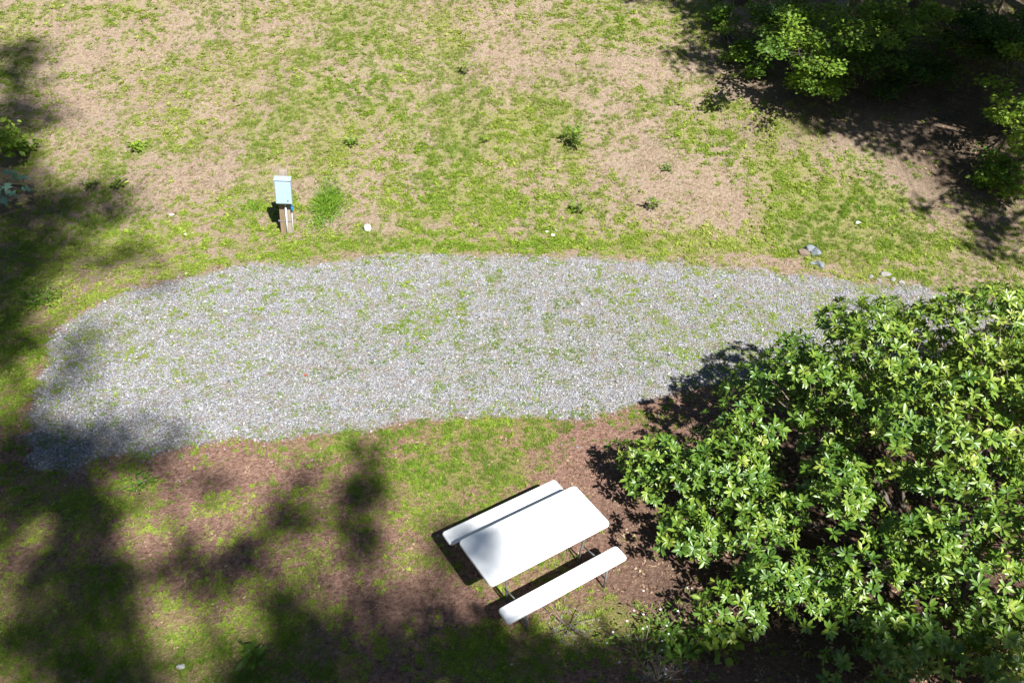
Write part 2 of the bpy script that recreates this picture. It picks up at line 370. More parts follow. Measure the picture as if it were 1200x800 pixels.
# ------------------------------------------------------------------ the ground
def axis(lo, hi, st, end0, end1):
    a = list(np.arange(lo, hi, st)); s = st
    while a[-1] < end1: s *= 1.3; a.append(a[-1] + s)
    s = st; b = [a[0]]
    while b[-1] > end0: s *= 1.3; b.append(b[-1] - s)
    return np.array(b[:0:-1] + a)
ax = axis(-19, 21, 0.10, -500, 500); ay = axis(3.5, 31, 0.10, -500, 500)
X, Y = np.meshgrid(ax, ay); Z = height(X, Y)
ny, nx = X.shape
V = np.stack([X.ravel(), Y.ravel(), Z.ravel()], 1)
ii = (np.arange(ny - 1)[:, None] * nx + np.arange(nx - 1)[None]).ravel()
Fq = np.stack([ii, ii + 1, ii + nx + 1, ii + nx], 1)
def ground_mat():
    mt, nt, b, out = newmat('patchy_ground')
    p = gpos(nt)
    g = attr(nt, 'green').outputs['Fac']; gr = attr(nt, 'gravelly').outputs['Fac']; rd = attr(nt, 'red').outputs['Fac']; lt = attr(nt, 'litter_shade').outputs['Fac']
    n1 = noise(nt, 1.3, 5, 0.6, p); n2 = noise(nt, 14, 6, 0.7, p); n3 = noise(nt, 55, 4, 0.7, p); n4 = noise(nt, 5, 5, 0.65, p)
    tan = ramp(nt, n2, [(0.30, (0.165, 0.120, 0.084)), (0.5, (0.315, 0.235, 0.168)), (0.68, (0.44, 0.350, 0.255))])
    tan = mixc(nt, ramp(nt, n1, [(0.40, (0, 0, 0)), (0.65, (1, 1, 1))]), tan, mixc(nt, 0.6, tan, (0.37, 0.29, 0.22)))
    red = ramp(nt, n2, [(0.30, (0.12, 0.068, 0.050)), (0.5, (0.285, 0.165, 0.125)), (0.70, (0.43, 0.28, 0.215))])
    c = mixc(nt, rd, tan, red)
    # pale straw flecks and dark pits
    n5 = noise(nt, 24, 5, 0.75, p)
    c = mixc(nt, 1.0, c, ramp(nt, n5, [(0.36, (0.62, 0.58, 0.55)), (0.5, (1, 1, 1)), (0.62, (1.0, 1.0, 1.0)), (0.72, (1.0, 1.0, 1.0))]), 'MULTIPLY')
    c = mixc(nt, mth(nt, 'MULTIPLY', ramp(nt, n3, [(0.56, (0, 0, 0)), (0.72, (1, 1, 1))]), 0.6), c, (0.50, 0.41, 0.30))
    c = mixc(nt, mth(nt, 'MULTIPLY', ramp(nt, n3, [(0.28, (1, 1, 1)), (0.38, (0, 0, 0))]), 0.6), c, (0.07, 0.045, 0.03))
    c = mixc(nt, mth(nt, 'MULTIPLY', lt, 0.75), c, ramp(nt, n4, [(0.3, (0.035, 0.025, 0.018)), (0.7, (0.12, 0.085, 0.058))]))  # dark humus, deepened to paint in shade under bush and trees
    # low moss and thatch where it is green
    gg = mth(nt, 'ADD', g, mth(nt, 'MULTIPLY', mth(nt, 'SUBTRACT', noise(nt, 9, 6, 0.8, p), 0.5), 2.4))
    gm = ramp(nt, gg, [(0.50, (0, 0, 0)), (0.95, (1, 1, 1))])
    gc = ramp(nt, n3, [(0.3, (0.10, 0.115, 0.025)), (0.55, (0.235, 0.27, 0.050)), (0.8, (0.36, 0.36, 0.12))])
    c = mixc(nt, mth(nt, 'MULTIPLY', gm, 0.62), c, gc)
    # crushed stone bed
    vor = nd(nt, 'ShaderNodeTexVoronoi'); vor.inputs['Scale'].default_value = 42; nt.links.new(p, vor.inputs['Vector'])
    sc = nd(nt, 'ShaderNodeSeparateColor'); nt.links.new(vor.outputs['Color'], sc.inputs[0])
    st = ramp(nt, sc.outputs[0], [(0, (0.12, 0.12, 0.13)), (0.5, (0.30, 0.30, 0.315)), (1, (0.50, 0.50, 0.52))])
    st = mixc(nt, mth(nt, 'MULTIPLY', ramp(nt, n4, [(0.42, (0, 0, 0)), (0.60, (1, 1, 1))]), 0.7), st, (0.27, 0.22, 0.16))
    gf = mth(nt, 'ADD', gr, mth(nt, 'MULTIPLY', mth(nt, 'SUBTRACT', n2, 0.5), 0.7), True)
    gmx = ramp(nt, gf, [(0.40, (0, 0, 0)), (0.62, (1, 1, 1))])
    st = mixc(nt, mth(nt, 'MULTIPLY', gm, 0.4), st, gc)
    c = mixc(nt, gmx, c, st)
    nt.links.new(c, b.inputs['Base Color']); b.inputs['Roughness'].default_value = 0.95; b.inputs['Specular IOR Level'].default_value = 0.1
    h = mth(nt, 'ADD', mth(nt, 'MULTIPLY', n2, 1.0), mth(nt, 'MULTIPLY', n3, 0.35))
    bump(nt, b, h, 1.0, 0.07)
    return mt
litter_shadeE = [(ell(1060, 60, 170, 75), 1), (ell(1140, 170, 80, 60), 1), (ell(1160, 250, 50, 40), .5), (ell(1020, 620, 260, 160), 1), (ell(960, 110, 80, 50), .8), (ell(20, 260, 50, 60), .7)]  # litter zones whose soil colour also carries painted shade
def litter_shade(x, y):
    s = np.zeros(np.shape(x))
    for e, v in litter_shadeE: s = np.maximum(s, v * np.clip(1.8 - ell_val(x, y, e) * 1.2, 0, 1))
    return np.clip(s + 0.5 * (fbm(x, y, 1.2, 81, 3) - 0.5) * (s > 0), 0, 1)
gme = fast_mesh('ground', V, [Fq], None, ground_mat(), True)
for nm, arr in (('green', grassiness(X, Y)), ('gravelly', np.clip(gravel(X, Y) / 0.5 + 0.5, 0, 1)), ('red', redness(X, Y)), ('litter_shade', litter_shade(X, Y))):
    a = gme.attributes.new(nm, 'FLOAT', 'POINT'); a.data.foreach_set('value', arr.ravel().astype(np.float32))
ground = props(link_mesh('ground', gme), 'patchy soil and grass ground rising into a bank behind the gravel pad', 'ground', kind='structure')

# ------------------------------------------------------------------ scattering by geometry nodes
def hidden_collection(name, meshes):
    c = bpy.data.collections.new(name)
    for i, me in enumerate(meshes):
        c.objects.link(bpy.data.objects.new('%s_%02d' % (name, i), me))
    return c
def scatter(name, P, rot, scl, tint, idx, coll, label, cat):
    me = bpy.data.meshes.new(name); me.vertices.add(len(P)); me.vertices.foreach_set('co', P.astype(np.float32).ravel())
    for nm, ty, arr, key in (('irot', 'FLOAT_VECTOR', rot, 'vector'), ('iscl', 'FLOAT', scl, 'value'), ('itint', 'FLOAT', tint, 'value'), ('iidx', 'INT', idx, 'value')):
        a = me.attributes.new(nm, ty, 'POINT'); a.data.foreach_set(key, arr.astype(np.int32 if ty == 'INT' else np.float32).ravel())
    o = bpy.data.objects.new(name, me); COL.objects.link(o); props(o, label, cat, kind='stuff')
    ng = bpy.data.node_groups.new(name + '_scatter', 'GeometryNodeTree')
    ng.interface.new_socket('Geometry', in_out='INPUT', socket_type='NodeSocketGeometry')
    ng.interface.new_socket('Geometry', in_out='OUTPUT', socket_type='NodeSocketGeometry')
    N = ng.nodes; L = ng.links
    gi = N.new('NodeGroupInput'); go = N.new('NodeGroupOutput'); ip = N.new('GeometryNodeInstanceOnPoints')
    ci = N.new('GeometryNodeCollectionInfo'); ci.inputs['Collection'].default_value = coll
    ci.inputs['Separate Children'].default_value = True; ci.inputs['Reset Children'].default_value = True
    def na(nm, ty):
        n = N.new('GeometryNodeInputNamedAttribute'); n.data_type = ty; n.inputs[0].default_value = nm; return n.outputs[0]
    er = N.new('FunctionNodeEulerToRotation')
    L.new(na('irot', 'FLOAT_VECTOR'), er.inputs[0]); L.new(gi.outputs[0], ip.inputs['Points']); L.new(ci.outputs[0], ip.inputs['Instance'])
    ip.inputs['Pick Instance'].default_value = True
    L.new(na('iidx', 'INT'), ip.inputs['Instance Index']); L.new(er.outputs[0], ip.inputs['Rotation']); L.new(na('iscl', 'FLOAT'), ip.inputs['Scale'])
    L.new(ip.outputs[0], go.inputs[0])
    md = o.modifiers.new('scatter', 'NODES'); md.node_group = ng
    return o
def view_mask(P, mx=0.08):
    d = P - np.array([0, 0, CAM_H]); z = d @ fw
    u = (d @ cam_r) / z * FPX / 1200; v = (d @ cam_u) / z * FPX / 800
    return (z > 0) & (np.abs(u) < 0.5 + mx) & (np.abs(v) < 0.5 + mx), z
def ground_pts(n_per_m2, x0=-20, x1=22, y0=3.2, y1=33, depth_ref=12.0, power=1.5):
    n = int(n_per_m2 * (x1 - x0) * (y1 - y0))
    x = rng.uniform(x0, x1, n); y = rng.uniform(y0, y1, n); P = np.stack([x, y, height(x, y)], 1)
    k, z = view_mask(P); keep = k & (rng.uniform(0, 1, n) < np.clip((depth_ref / np.maximum(z, 1)) ** power, 0, 1))
    return P[keep], z[keep]

# stones of the pad
def stone_mesh(seed):
    g = np.random.default_rng(seed); n = 14
    D = rand_dirs(n, g=g) * g.uniform(0.75, 1.1, (n, 1)) * np.array([1, 0.8, 0.6])
    import bmesh
    bm = bmesh.new()
    for p in D: bm.verts.new(p)
    bmesh.ops.convex_hull(bm, input=bm.verts); me = bpy.data.meshes.new('stone'); bm.to_mesh(me); bm.free(); me.materials.append(M['stone']); return me
stones = hidden_collection('stone_kinds', [stone_mesh(i) for i in range(6)])
P, z = ground_pts(1900, -10, 16, 7.5, 17, 12.0, 1.3)
gv = gravel(P[:, 0], P[:, 1]); gs = grassiness(P[:, 0], P[:, 1])
patch = fbm(P[:, 0], P[:, 1], 0.9, 91, 3)
keep = (rng.uniform(0, 1, len(P)) < np.maximum(np.clip(gv / 0.35 + 0.45, 0.0, 1), .05 * np.exp(np.clip(gv, -3, 0) / .35)) * np.clip(1.25 - 1.2 * np.clip(gs, 0, 1), 0.15, 1) * np.clip(1.75 - patch * 1.7, .25, 1)) & (gv > -1.2)
P = P[keep]; n = len(P)
scl = rng.lognormal(math.log(0.0130), 0.35, n)
P[:, 2] += scl * 0.3
scatter('gravel_stones', P, rng.uniform(0, 6.28, (n, 3)), scl, np.clip(rng.beta(3.2, 3.0, n), 0, 1), rng.integers(0, 6, n), stones,
        'pale grey crushed stones covering the long rounded pad', 'gravel')
print('stones', n)

# weeds and grass
def clump_mesh(seed, nl, rad, ll, hgt, tmpl, mat, up=(0.15, 0.75), wr=0.8):
    g = np.random.default_rng(seed)
    r = rad * np.sqrt(g.uniform(0, 1, nl)); t = g.uniform(0, 6.283, nl)
    P = np.stack([r * np.cos(t), r * np.sin(t), g.uniform(0.15, 1, nl) * hgt * (1 - 0.4 * r / rad)], 1)
    D = rand_dirs(nl, *up, g=g) if up else rand_dirs(nl, g=g)
    N = rand_dirs(nl, 0.6, 1, g=g); L = ll * g.uniform(0.6, 1.3, nl)
    V, F, k = leaves(P, D, N, L, L * wr, tmpl)
    return fast_mesh('clump', V, F, np.repeat(g.uniform(0, 1, nl), k), mat)
kinds = []
for i in range(5): kinds.append(clump_mesh(100 + i, 20, 0.060, 0.028, 0.035, T_SML, M['clover'], (-0.1, 0.4)))
for i in range(3): kinds.append(clump_mesh(120 + i, 20, 0.035, 0.075, 0.01, T_BLD, M['grass'], (0.35, 0.95), 0.07))
for i in range(2): kinds.append(clump_mesh(140 + i, 12, 0.035, 0.065, 0.03, T_OBL, M['clover'], (0.05, 0.5), 0.5))
cov = hidden_collection('cover_kinds', kinds)
P, z = ground_pts(1300, depth_ref=12, power=1.1)
s = grassiness(P[:, 0], P[:, 1]); lf = litter_shade(P[:, 0], P[:, 1])
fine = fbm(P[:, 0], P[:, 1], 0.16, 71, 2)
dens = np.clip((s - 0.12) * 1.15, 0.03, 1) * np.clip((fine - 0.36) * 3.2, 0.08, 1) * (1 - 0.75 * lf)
keep = rng.uniform(0, 1, len(P)) < dens; P = P[keep]; s = s[keep]; z = z[keep]; n = len(P)
rot = np.stack([rng.normal(0, .15, n), rng.normal(0, .15, n), rng.uniform(0, 6.28, n)], 1)
big = fbm(P[:, 0], P[:, 1], 2.2, 75, 3)
grassy = rng.uniform(0, 1, n) < np.clip((fbm(P[:, 0], P[:, 1], 1.7, 77, 3) - 0.5) * 3 + 0.35, 0.05, 0.9)
idx = np.where(grassy, rng.integers(5, 8, n), np.where(rng.uniform(0, 1, n) < 0.06, rng.integers(8, 10, n), rng.integers(0, 5, n)))
tint = np.clip(0.74 + 1.0 * (big - 0.5) - 0.35 * np.clip(s - 0.75, 0, 1) - 0.25 * redness(P[:, 0], P[:, 1]) + rng.normal(0, 0.14, n), 0, 1)
onpad = poly_sd(P[:, 0], P[:, 1], GR) > 0
scl = rng.uniform(0.36, 0.88, n) * np.where(onpad, 0.62, 1.0) * np.clip(z / 13, 0.85, 1.4)
scatter('ground_cover', P, rot, scl, np.where(onpad, tint * .8, tint), idx, cov, 'low clover and grass growing in patches over the soil', 'grass')
print('cover', n)

# dry litter
def chips(seed, n, rad, ll, wr):
    return clump_mesh(seed, n, rad, ll, 0.008, T_SML, M['litter'], (-0.15, 0.3), wr)
lit = hidden_collection('litter_kinds', [chips(200 + i, 7, 0.10, 0.045, 0.35) for i in range(3)] + [chips(210 + i, 6, 0.12, 0.09, 0.06) for i in range(3)] + [chips(220 + i, 4, 0.09, 0.07, 0.7) for i in range(2)])
P, z = ground_pts(230, depth_ref=13, power=1.2)
gv = poly_sd(P[:, 0], P[:, 1], GR); lf = litter_shade(P[:, 0], P[:, 1])
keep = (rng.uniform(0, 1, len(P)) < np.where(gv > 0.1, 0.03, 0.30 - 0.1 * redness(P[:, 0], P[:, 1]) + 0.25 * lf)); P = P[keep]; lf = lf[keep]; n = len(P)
P[:, 2] += 0.004
rot = np.stack([rng.normal(0, .1, n), rng.normal(0, .1, n), rng.uniform(0, 6.28, n)], 1)
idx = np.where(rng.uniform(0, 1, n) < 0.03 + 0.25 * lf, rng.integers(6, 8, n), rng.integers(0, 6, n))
scatter('leaf_litter', P, rot, rng.uniform(0.4, 1.0, n), np.clip(rng.beta(2, 2.2, n), 0, 1), idx, lit, 'dry straw, bark chips and dead leaves lying on the soil', 'leaf litter')
print('litter', n)

# ------------------------------------------------------------------ picnic table
def picnic_table():
    c = Vector((0.386, 6.643, float(height(0.386, 6.643)))); a = 0.593
    t = empty('picnic_table', c, 'white folding picnic table with two attached benches standing beside the big bush', 'picnic table', rz=a)
    L = 1.83; W = 0.79; TH = 0.735; BH = 0.44; BW = 0.24; OF = 0.723; ON = 0.651
    def slab(name, cx, cy, l, w, top, th, rad):
        seg = 7; out = []
        for (sx, sy, a0) in ((1, 1, 0), (-1, 1, 90), (-1, -1, 180), (1, -1, 270)):
            for k in range(seg + 1):
                an = R(a0 + 90 * k / seg); out.append((sx * (l / 2 - rad) + rad * math.cos(an), sy * (w / 2 - rad) + rad * math.sin(an)))
        n = len(out); vs = []; 
        prof = [(0.012, -th), (0.0, -th + .006), (0.0, -0.014), (0.004, -0.005), (0.013, 0.0)]
        for ins, zz in prof:
            for x, y in out:
                d = math.hypot(x, y); kx = (l / 2 - ins) / (l / 2); ky = (w / 2 - ins) / (w / 2)
                vs.append((cx + x * kx, cy + y * ky, top + zz))
        fs = [tuple(range(n - 1, -1, -1)), tuple(range(4 * n, 5 * n))]
        for l_ in range(4): fs += [(l_ * n + k, l_ * n + (k + 1) % n, (l_ + 1) * n + (k + 1) % n, (l_ + 1) * n + k) for k in range(n)]
        b = MB(); b.add(vs, fs); o = b.build(name, M['table'], t, False)
        for i, pl in enumerate(o.data.polygons): pl.use_smooth = i >= 2 + 2 * n
        return o
    slab('tabletop', 0, 0, L, W, TH, 0.045, 0.06)
    slab('bench', 0.0, OF, L, BW, BH, 0.040, 0.045)
    slab('bench', 0.016, -ON, L, BW, BH, 0.040, 0.045)
    # seam across the middle of the folding top and its latch
    for sx in (-1, 1):
        x = sx * 0.62
        for sy in (-1, 1):
            b = MB(); b.tube([(x, sy * 0.27, TH - 0.045), (x, sy * 0.27, TH - .09), (x - sx * 0.03, sy * 0.25, 0.30), (x - sx * .05, sy * 0.24, 0.012)], 0.014, 8)
            o = b.build('leg', M['steel'], t, True)
            f = MB(); f.tube([(x - sx * .05, sy * 0.24, 0.0), (x - sx * .05, sy * 0.24, 0.03)], 0.018, 8); f.build('foot_cap', M['boxdark'], o)
        b = MB(); b.tube([(x, -0.27, TH - .075), (x, 0.27, TH - .075)], 0.012, 8)
        b.build('cross_bar', M['steel'], t, True)
        b = MB(); b.tube([(x, -0.27, TH - .06), (x - sx * .30, -0.1, TH - .30)], 0.009, 6); b.tube([(x, 0.27, TH - .06), (x - sx * .30, 0.1, TH - .30)], 0.009, 6)
        b.tube([(x - sx * .30, -0.1, TH - .30), (x - sx * .30, 0.1, TH - .30)], 0.009, 6); b.build('brace', M['steel'], t, True)
        for yb, sg in ((OF, 1), (-ON, -1)):
            bx = x + (0.016 if sg < 0 else 0)
            b = MB()
            b.tube([(bx, yb - 0.085, BH - .04), (bx - sx * .02, yb - .085, 0.01)], 0.012, 8); b.tube([(bx, yb + 0.085, BH - .04), (bx - sx * .02, yb + .085, 0.01)], 0.012, 8)
            b.tube([(bx - sx * .01, yb - .085, .16), (bx - sx * .01, yb + .085, .16)], 0.010, 6)
            b.build('bench_leg', M['steel'], t, True)
            b = MB(); b.tube([(bx, yb - sg * 0.02, BH - .055), (x, sg * 0.26, BH - .13)], 0.011, 8); b.build('bench_arm', M['steel'], t, True)
    return t
picnic_table()

# ------------------------------------------------------------------ utility pedestal
def pedestal():
    p = at(337, 273)
    t = empty('utility_pedestal', p, 'pale blue grey electrical box on wooden planks at the foot of the bank', 'electrical box')
    t.rotation_euler = (R(0), R(4.0), R(8)); t.scale = (.88, .88, .88)
    b = MB(); b.box((-0.085, 0, 0.62), (0.13, 0.06, 1.64), bev=0.004); b.build('plank', M['wood_brown'], t)
    b = MB(); b.box((0.075, 0.0, 0.60), (0.16, 0.05, 1.60), bev=0.004); b.build('plank', M['wood_pale'], t)
    b = MB(); b.box((0.0, 0.075, 0.66), (0.20, 0.09, 1.96), bev=0.006); b.build('post', M['wood_pale'], t)
    b = MB(); b.box((-0.03, -0.006, 0.34), (0.32, 0.066, 0.018)); b.build('strap', M['steel'], t)
    bx = MB(); bx.box((0, -0.125, 1.20), (0.37, 0.18, 0.62), bev=0.008); body = bx.build('box', M['box'], t)
    b = MB(); b.box((0, -0.135, 1.515), (0.395, 0.215, 0.03), bev=0.006); b.build('box_top', M['box'], body)
    b = MB(); b.box((0, -0.222, 1.19), (0.345, 0.014, 0.555), bev=0.004); d = b.build('box_door', M['box'], body)
    b = MB(); b.box((0, -0.125, 0.892), (0.30, 0.15, 0.016)); b.build('box_base', M['boxdark'], body)
    b = MB(); b.box((0.10, -0.235, 1.0), (0.03, 0.014, 0.05), bev=0.004); b.build('latch', M['steel'], body)
    b = MB(); b.tube([(0.01, -0.07, 0.89), (0.01, -0.07, 0.4), (0.012, -0.062, -0.1)], 0.021, 10); b.build('conduit', M['conduit'], t, True)
    b = MB(); b.tube([(0.145, -0.09, 0.885), (0.147, -0.09, 0.80), (0.165, -0.10, 0.72), (0.16, -0.105, 0.66)], [0.024, 0.026, 0.027, 0.02], 10); b.build('blue_pipe', M['bluepipe'], t, True)
    b = MB(); b.tube([(0.145, -0.06, 0.67), (0.146, -0.05, 0.3), (0.14, -0.04, -0.1)], 0.010, 6); b.build('cable', M['conduit'], t, True)
    return t
pedestal()

def capped_pipe():
    p = at(431, 270)
    t = empty('capped_pipe', p, 'short white capped pipe poking out of the grass above the gravel', 'pipe')
    b = MB(); b.tube([(0, 0, -0.05), (0, 0, 0.07)], 0.062, 18); b.build('pipe_stub', M['whitepvc'], t, True)
    b = MB(); b.tube([(0, 0, 0.03), (0, 0, 0.095), (0, 0, 0.115), (0, 0, 0.120)], [0.078, 0.078, 0.066, 0.03], 18); b.tube([(0, 0, 0.11), (0, 0, 0.14)], 0.024, 4)
    b.build('cap', M['whitepvc'], t, False)
capped_pipe()

# ------------------------------------------------------------------ rocks
def rock(px, py, size, mat, label, group=None, flat=0.65, seed=0, name='rock', rz=0):
    import bmesh
    g = np.random.default_rng(300 + seed); bm = bmesh.new(); D = rand_dirs(26, g=g) * g.uniform(0.8, 1.08, (26, 1))
    for p in D: bm.verts.new(p * np.array([1, 0.75, flat]) * size)
    bmesh.ops.convex_hull(bm, input=bm.verts)
    geo = [e for e in bm.edges]
    bmesh.ops.bevel(bm, geom=geo, offset=size * 0.06, segments=1, affect='EDGES')
    me = bpy.data.meshes.new(name); bm.to_mesh(me); bm.free(); me.materials.append(mat)
    o = bpy.data.objects.new(name, me); COL.objects.link(o); p = at(px, py); o.location = (p[0], p[1], p[2] + size * flat * 0.15); o.rotation_euler = (0, 0, rz)
    return props(o, label, 'rock', group)
gs_ = 'grey rocks above the right end of the gravel'
rock(949, 292, 0.16, M['greyrock'], 'grey rock with a dark hole at its foot, uppermost of the grey rocks', gs_, seed=1, rz=.4)
rock(956, 297, 0.17, M['greyrock'], 'largest blue grey rock beside the dug brown patch', gs_, seed=2, rz=1.4)
rock(960, 311, 0.13, M['greyrock'], 'grey rock just above the gravel edge, lowest of the grey rocks', gs_, seed=3, rz=2.2)
rock(952, 309, 0.08, M['greyrock'], 'small grey chip left of the lowest grey rock', gs_, seed=4, rz=0.2)
rock(942, 297, 0.15, M['brownrock'], 'brown stone wedged against the grey rocks', None, seed=5)
pg = 'white pebbles in the grass above the middle of the gravel'
for i, (a, b, s_) in enumerate(((641, 272, .055), (648, 276, .065), (652, 270, .045))):
    rock(a, b, s_, M['palerock'], ['left one of three white pebbles in the grass above the gravel', 'lowest and biggest of three white pebbles above the gravel', 'upper right one of three white pebbles above the gravel'][i], pg, seed=10 + i, name='pebble')
rock(201, 252, .06, M['palerock'], 'white pebble on bare soil left of the electrical box', None, seed=14, name='pebble')
rock(217, 275, .05, M['palerock'], 'small pale pebble below and left of the electrical box', None, seed=15, name='pebble')
rock(1005, 262, .08, M['palerock'], 'pale stone at the end of a bare streak in the right hand grass', None, seed=16, name='pebble')
rock(212, 781, .055, M['palerock'], 'pale stone lying in the grass near the bottom left corner', None, seed=17)
rg = 'pale rubble at the far right end of the gravel'
for i, (a, b, s_, lb) in enumerate(((1037, 322, .13, 'largest pale boulder in the rubble at the right end of the gravel'), (1046, 328, .10, 'pale boulder on the right side of the gravel rubble'),
                                    (1030, 329, .09, 'pale stone on the near side of the gravel rubble'), (1056, 331, .09, 'small pale stone at the right tip of the gravel rubble'), (1020, 324, .09, 'small pale stone at the left tip of the gravel rubble'))):
    rock(a, b, s_, rock_mat('rubble_stone', (0.16, 0.15, 0.14), (0.33, 0.315, 0.295)), lb, rg, seed=20 + i, flat=.5, rz=i)
# fallen leaves on the pad
def fallen_leaf(px, py, col, label):
    p = at(px, py, 0.03)
    V_, F_, k = leaves(np.array([[0, 0, 0.0]]), np.array([[1, .3, .05]]), np.array([[0, 0, 1.0]]), np.array([.06]), np.array([.04]), T_OBL)
    o = link_mesh('fallen_leaf', fast_mesh('fallen_leaf', V_, F_, np.full(len(V_), .5), plain('fallen_leaf_colour', col, .6)))
    o.location = p; o.rotation_euler = (0, 0, px); props(o, label, 'leaf')
fallen_leaf(357, 438, (0.50, 0.05, 0.04), 'small red leaf lying on the gravel')
fallen_leaf(210, 447, (0.60, 0.48, 0.06), 'small yellow leaf lying on the left part of the gravel')
fallen_leaf(415, 398, (0.58, 0.42, 0.24), 'tan leaf lying on the middle of the gravel')

# ------------------------------------------------------------------ small plants
def plant(px, py, hgt, rad, nl, ll, mat, label, cat='plant', name='sapling', tmpl=T_OBL, wr=0.45, seed=0, tint=(0.2, 0.9), up=(-0.2, 0.6), group=None, stems=3, base=None):
    g = np.random.default_rng(500 + seed)
    p = at(px, py) if base is None else base
    t = empty(name, p, label, cat, group)
    b = MB(); tips = []
    for i in range(stems):
        a = 6.283 * i / stems + g.uniform(0, 1); q = Vector((math.cos(a) * rad * .6, math.sin(a) * rad * .6, hgt * g.uniform(.75, 1))) if stems > 1 else Vector((0.02, 0, hgt))
        b.tube([(0, 0, -0.02), q * 0.5 + Vector((0, 0, .05 * hgt)), q], [0.008 + .006 * hgt, 0.006 + .004 * hgt, 0.003], 5); tips.append(np.array(q))
    b.build('stem', M['twig'], t, True)
    w = g.uniform(0.15, 1, nl) ** 0.8; k = g.integers(0, stems, nl); T_ = np.array(tips)[k] * w[:, None]
    D = rand_dirs(nl, *up, g=g); P_ = T_ + D * rad * 0.45 * g.uniform(0, 1, (nl, 1)) * np.array([1, 1, .4]); P_[:, 2] = np.maximum(P_[:, 2], 0.02)
    L_ = ll * g.uniform(.7, 1.2, nl); V_, F_, kk = leaves(P_, D, rand_dirs(nl, .7, 1, g=g), L_, L_ * wr, tmpl)
    link_mesh('foliage', fast_mesh('foliage', V_, F_, np.repeat(g.uniform(*tint, nl), kk), mat), None, t)
    return t
plant(675, 176, .62, .30, 120, .11, M['young'], 'bushy green sapling, tallest weed on the open bank', seed=1, tint=(.35, .9), up=(-.1, .8))
plant(765, 246, .32, .16, 45, .10, M['young'], 'small dark green seedling on the bare red patch of the bank', seed=2, tint=(.25, .75))
plant(678, 250, .30, .14, 38, .10, M['young'], 'small yellow green seedling just above the gravel edge grass', seed=3, tint=(.3, .8))
plant(545, 88, .38, .15, 35, .10, M['young'], 'small seedling high on the bank near the top edge', seed=4, tint=(.3, .8))
plant(161, 176, .16, .20, 40, .15, M['young'], 'broad leaved yellow green weed on the left part of the bank', seed=5, tint=(.6, 1))
plant(568, 168, .20, .10, 24, .08, M['young'], 'tiny bright yellow seedling in the middle of the bank', seed=6, tint=(.8, 1))
plant(781, 200, .14, .14, 30, .08, M['young'], 'low green weed on the bare ground above the right seedling', seed=7, tint=(.1, .5))
plant(415, 170, .16, .20, 46, .12, M['young'], 'leafy weed on the bank above the tall green grass tuft', seed=8, tint=(.4, .9))
plant(105, 220, .18, .18, 40, .11, M['young'], 'low weed in dappled light left of the electrical box', seed=9, tint=(.4, .9))
plant(140, 219, .20, .18, 40, .11, M['young'], 'bright weed at the edge of the left shade', seed=10, tint=(.5, 1))
plant(30, 182, .45, .40, 120, .13, M['young'], 'bright green leafy shrublet at the left edge of the bank', seed=11, tint=(.2, .8))
plant(845, 752, .16, .34, 90, .11, M['young'], 'low rosette of broad light green leaves at the foot of the bush', seed=12, tint=(.5, 1), wr=.65)
plant(800, 762, .20, .36, 120, .12, M['young'], 'leafy green weed left of the broad rosette near the bottom edge', seed=13, tint=(.1, .6))
plant(48, 355, .30, .60, 420, .055, M['young'], 'bright green weed patch beside the left end of the gravel', seed=14, tint=(.1, .6), stems=6, cat='plant', name='weed')
plant(772, 797, .26, .42, 150, .07, M['greyplant'], 'grey dried weed at the bottom edge below the near bench', seed=15, wr=.16, up=(.1, .9), stems=9, name='dried_weed')
plant(665, 735, .18, .55, 200, .045, M['greyplant'], 'thin grey weed patch just below the near bench', seed=16, wr=.2, up=(-.1, .6), stems=8, name='dried_weed')
plant(298, 775, .20, .22, 34, .14, M['young'], 'blue green broad leaved weed in the bottom left shade', seed=17, tint=(0, .4))
plant(162, 567, .10, .35, 110, .06, M['young'], 'small bright clump of clover below the left gravel edge', seed=18, tint=(.2, .6), stems=6, name='weed')
# white flowering weed: stems with tiny flowers
def flower_weed(px, py, seed, label, nf=11, rad=.45, hgt=.35):
    g = np.random.default_rng(seed); t = plant(px, py, hgt, rad, 150, .07, M['young'], label, seed=seed, tint=(.1, .6), wr=.3, stems=10, name='flowering_weed')
    for i in range(nf):
        a = g.uniform(0, 6.28); r = rad * 1.1 * math.sqrt(g.uniform(0, 1)); c = np.array([math.cos(a) * r, math.sin(a) * r, hgt * g.uniform(.7, 1.15)])
        k = 6; an = np.arange(k) * 6.283 / k; D = np.stack([np.cos(an), np.sin(an), np.full(k, .3)], 1)
        V_, F_, kk = leaves(np.tile(c, (k, 1)), D, np.tile([0, 0, 1.0], (k, 1)), np.full(k, .016), np.full(k, .014), T_SML)
        link_mesh('flower', fast_mesh('flower', V_, F_, np.full(len(V_), .5), M['petal']), None, t)
flower_weed(782, 738, 61, 'upper right weed with tiny white flowers near the bottom edge')
flower_weed(752, 772, 62, 'weed with tiny white flowers just above the grey dried weed')
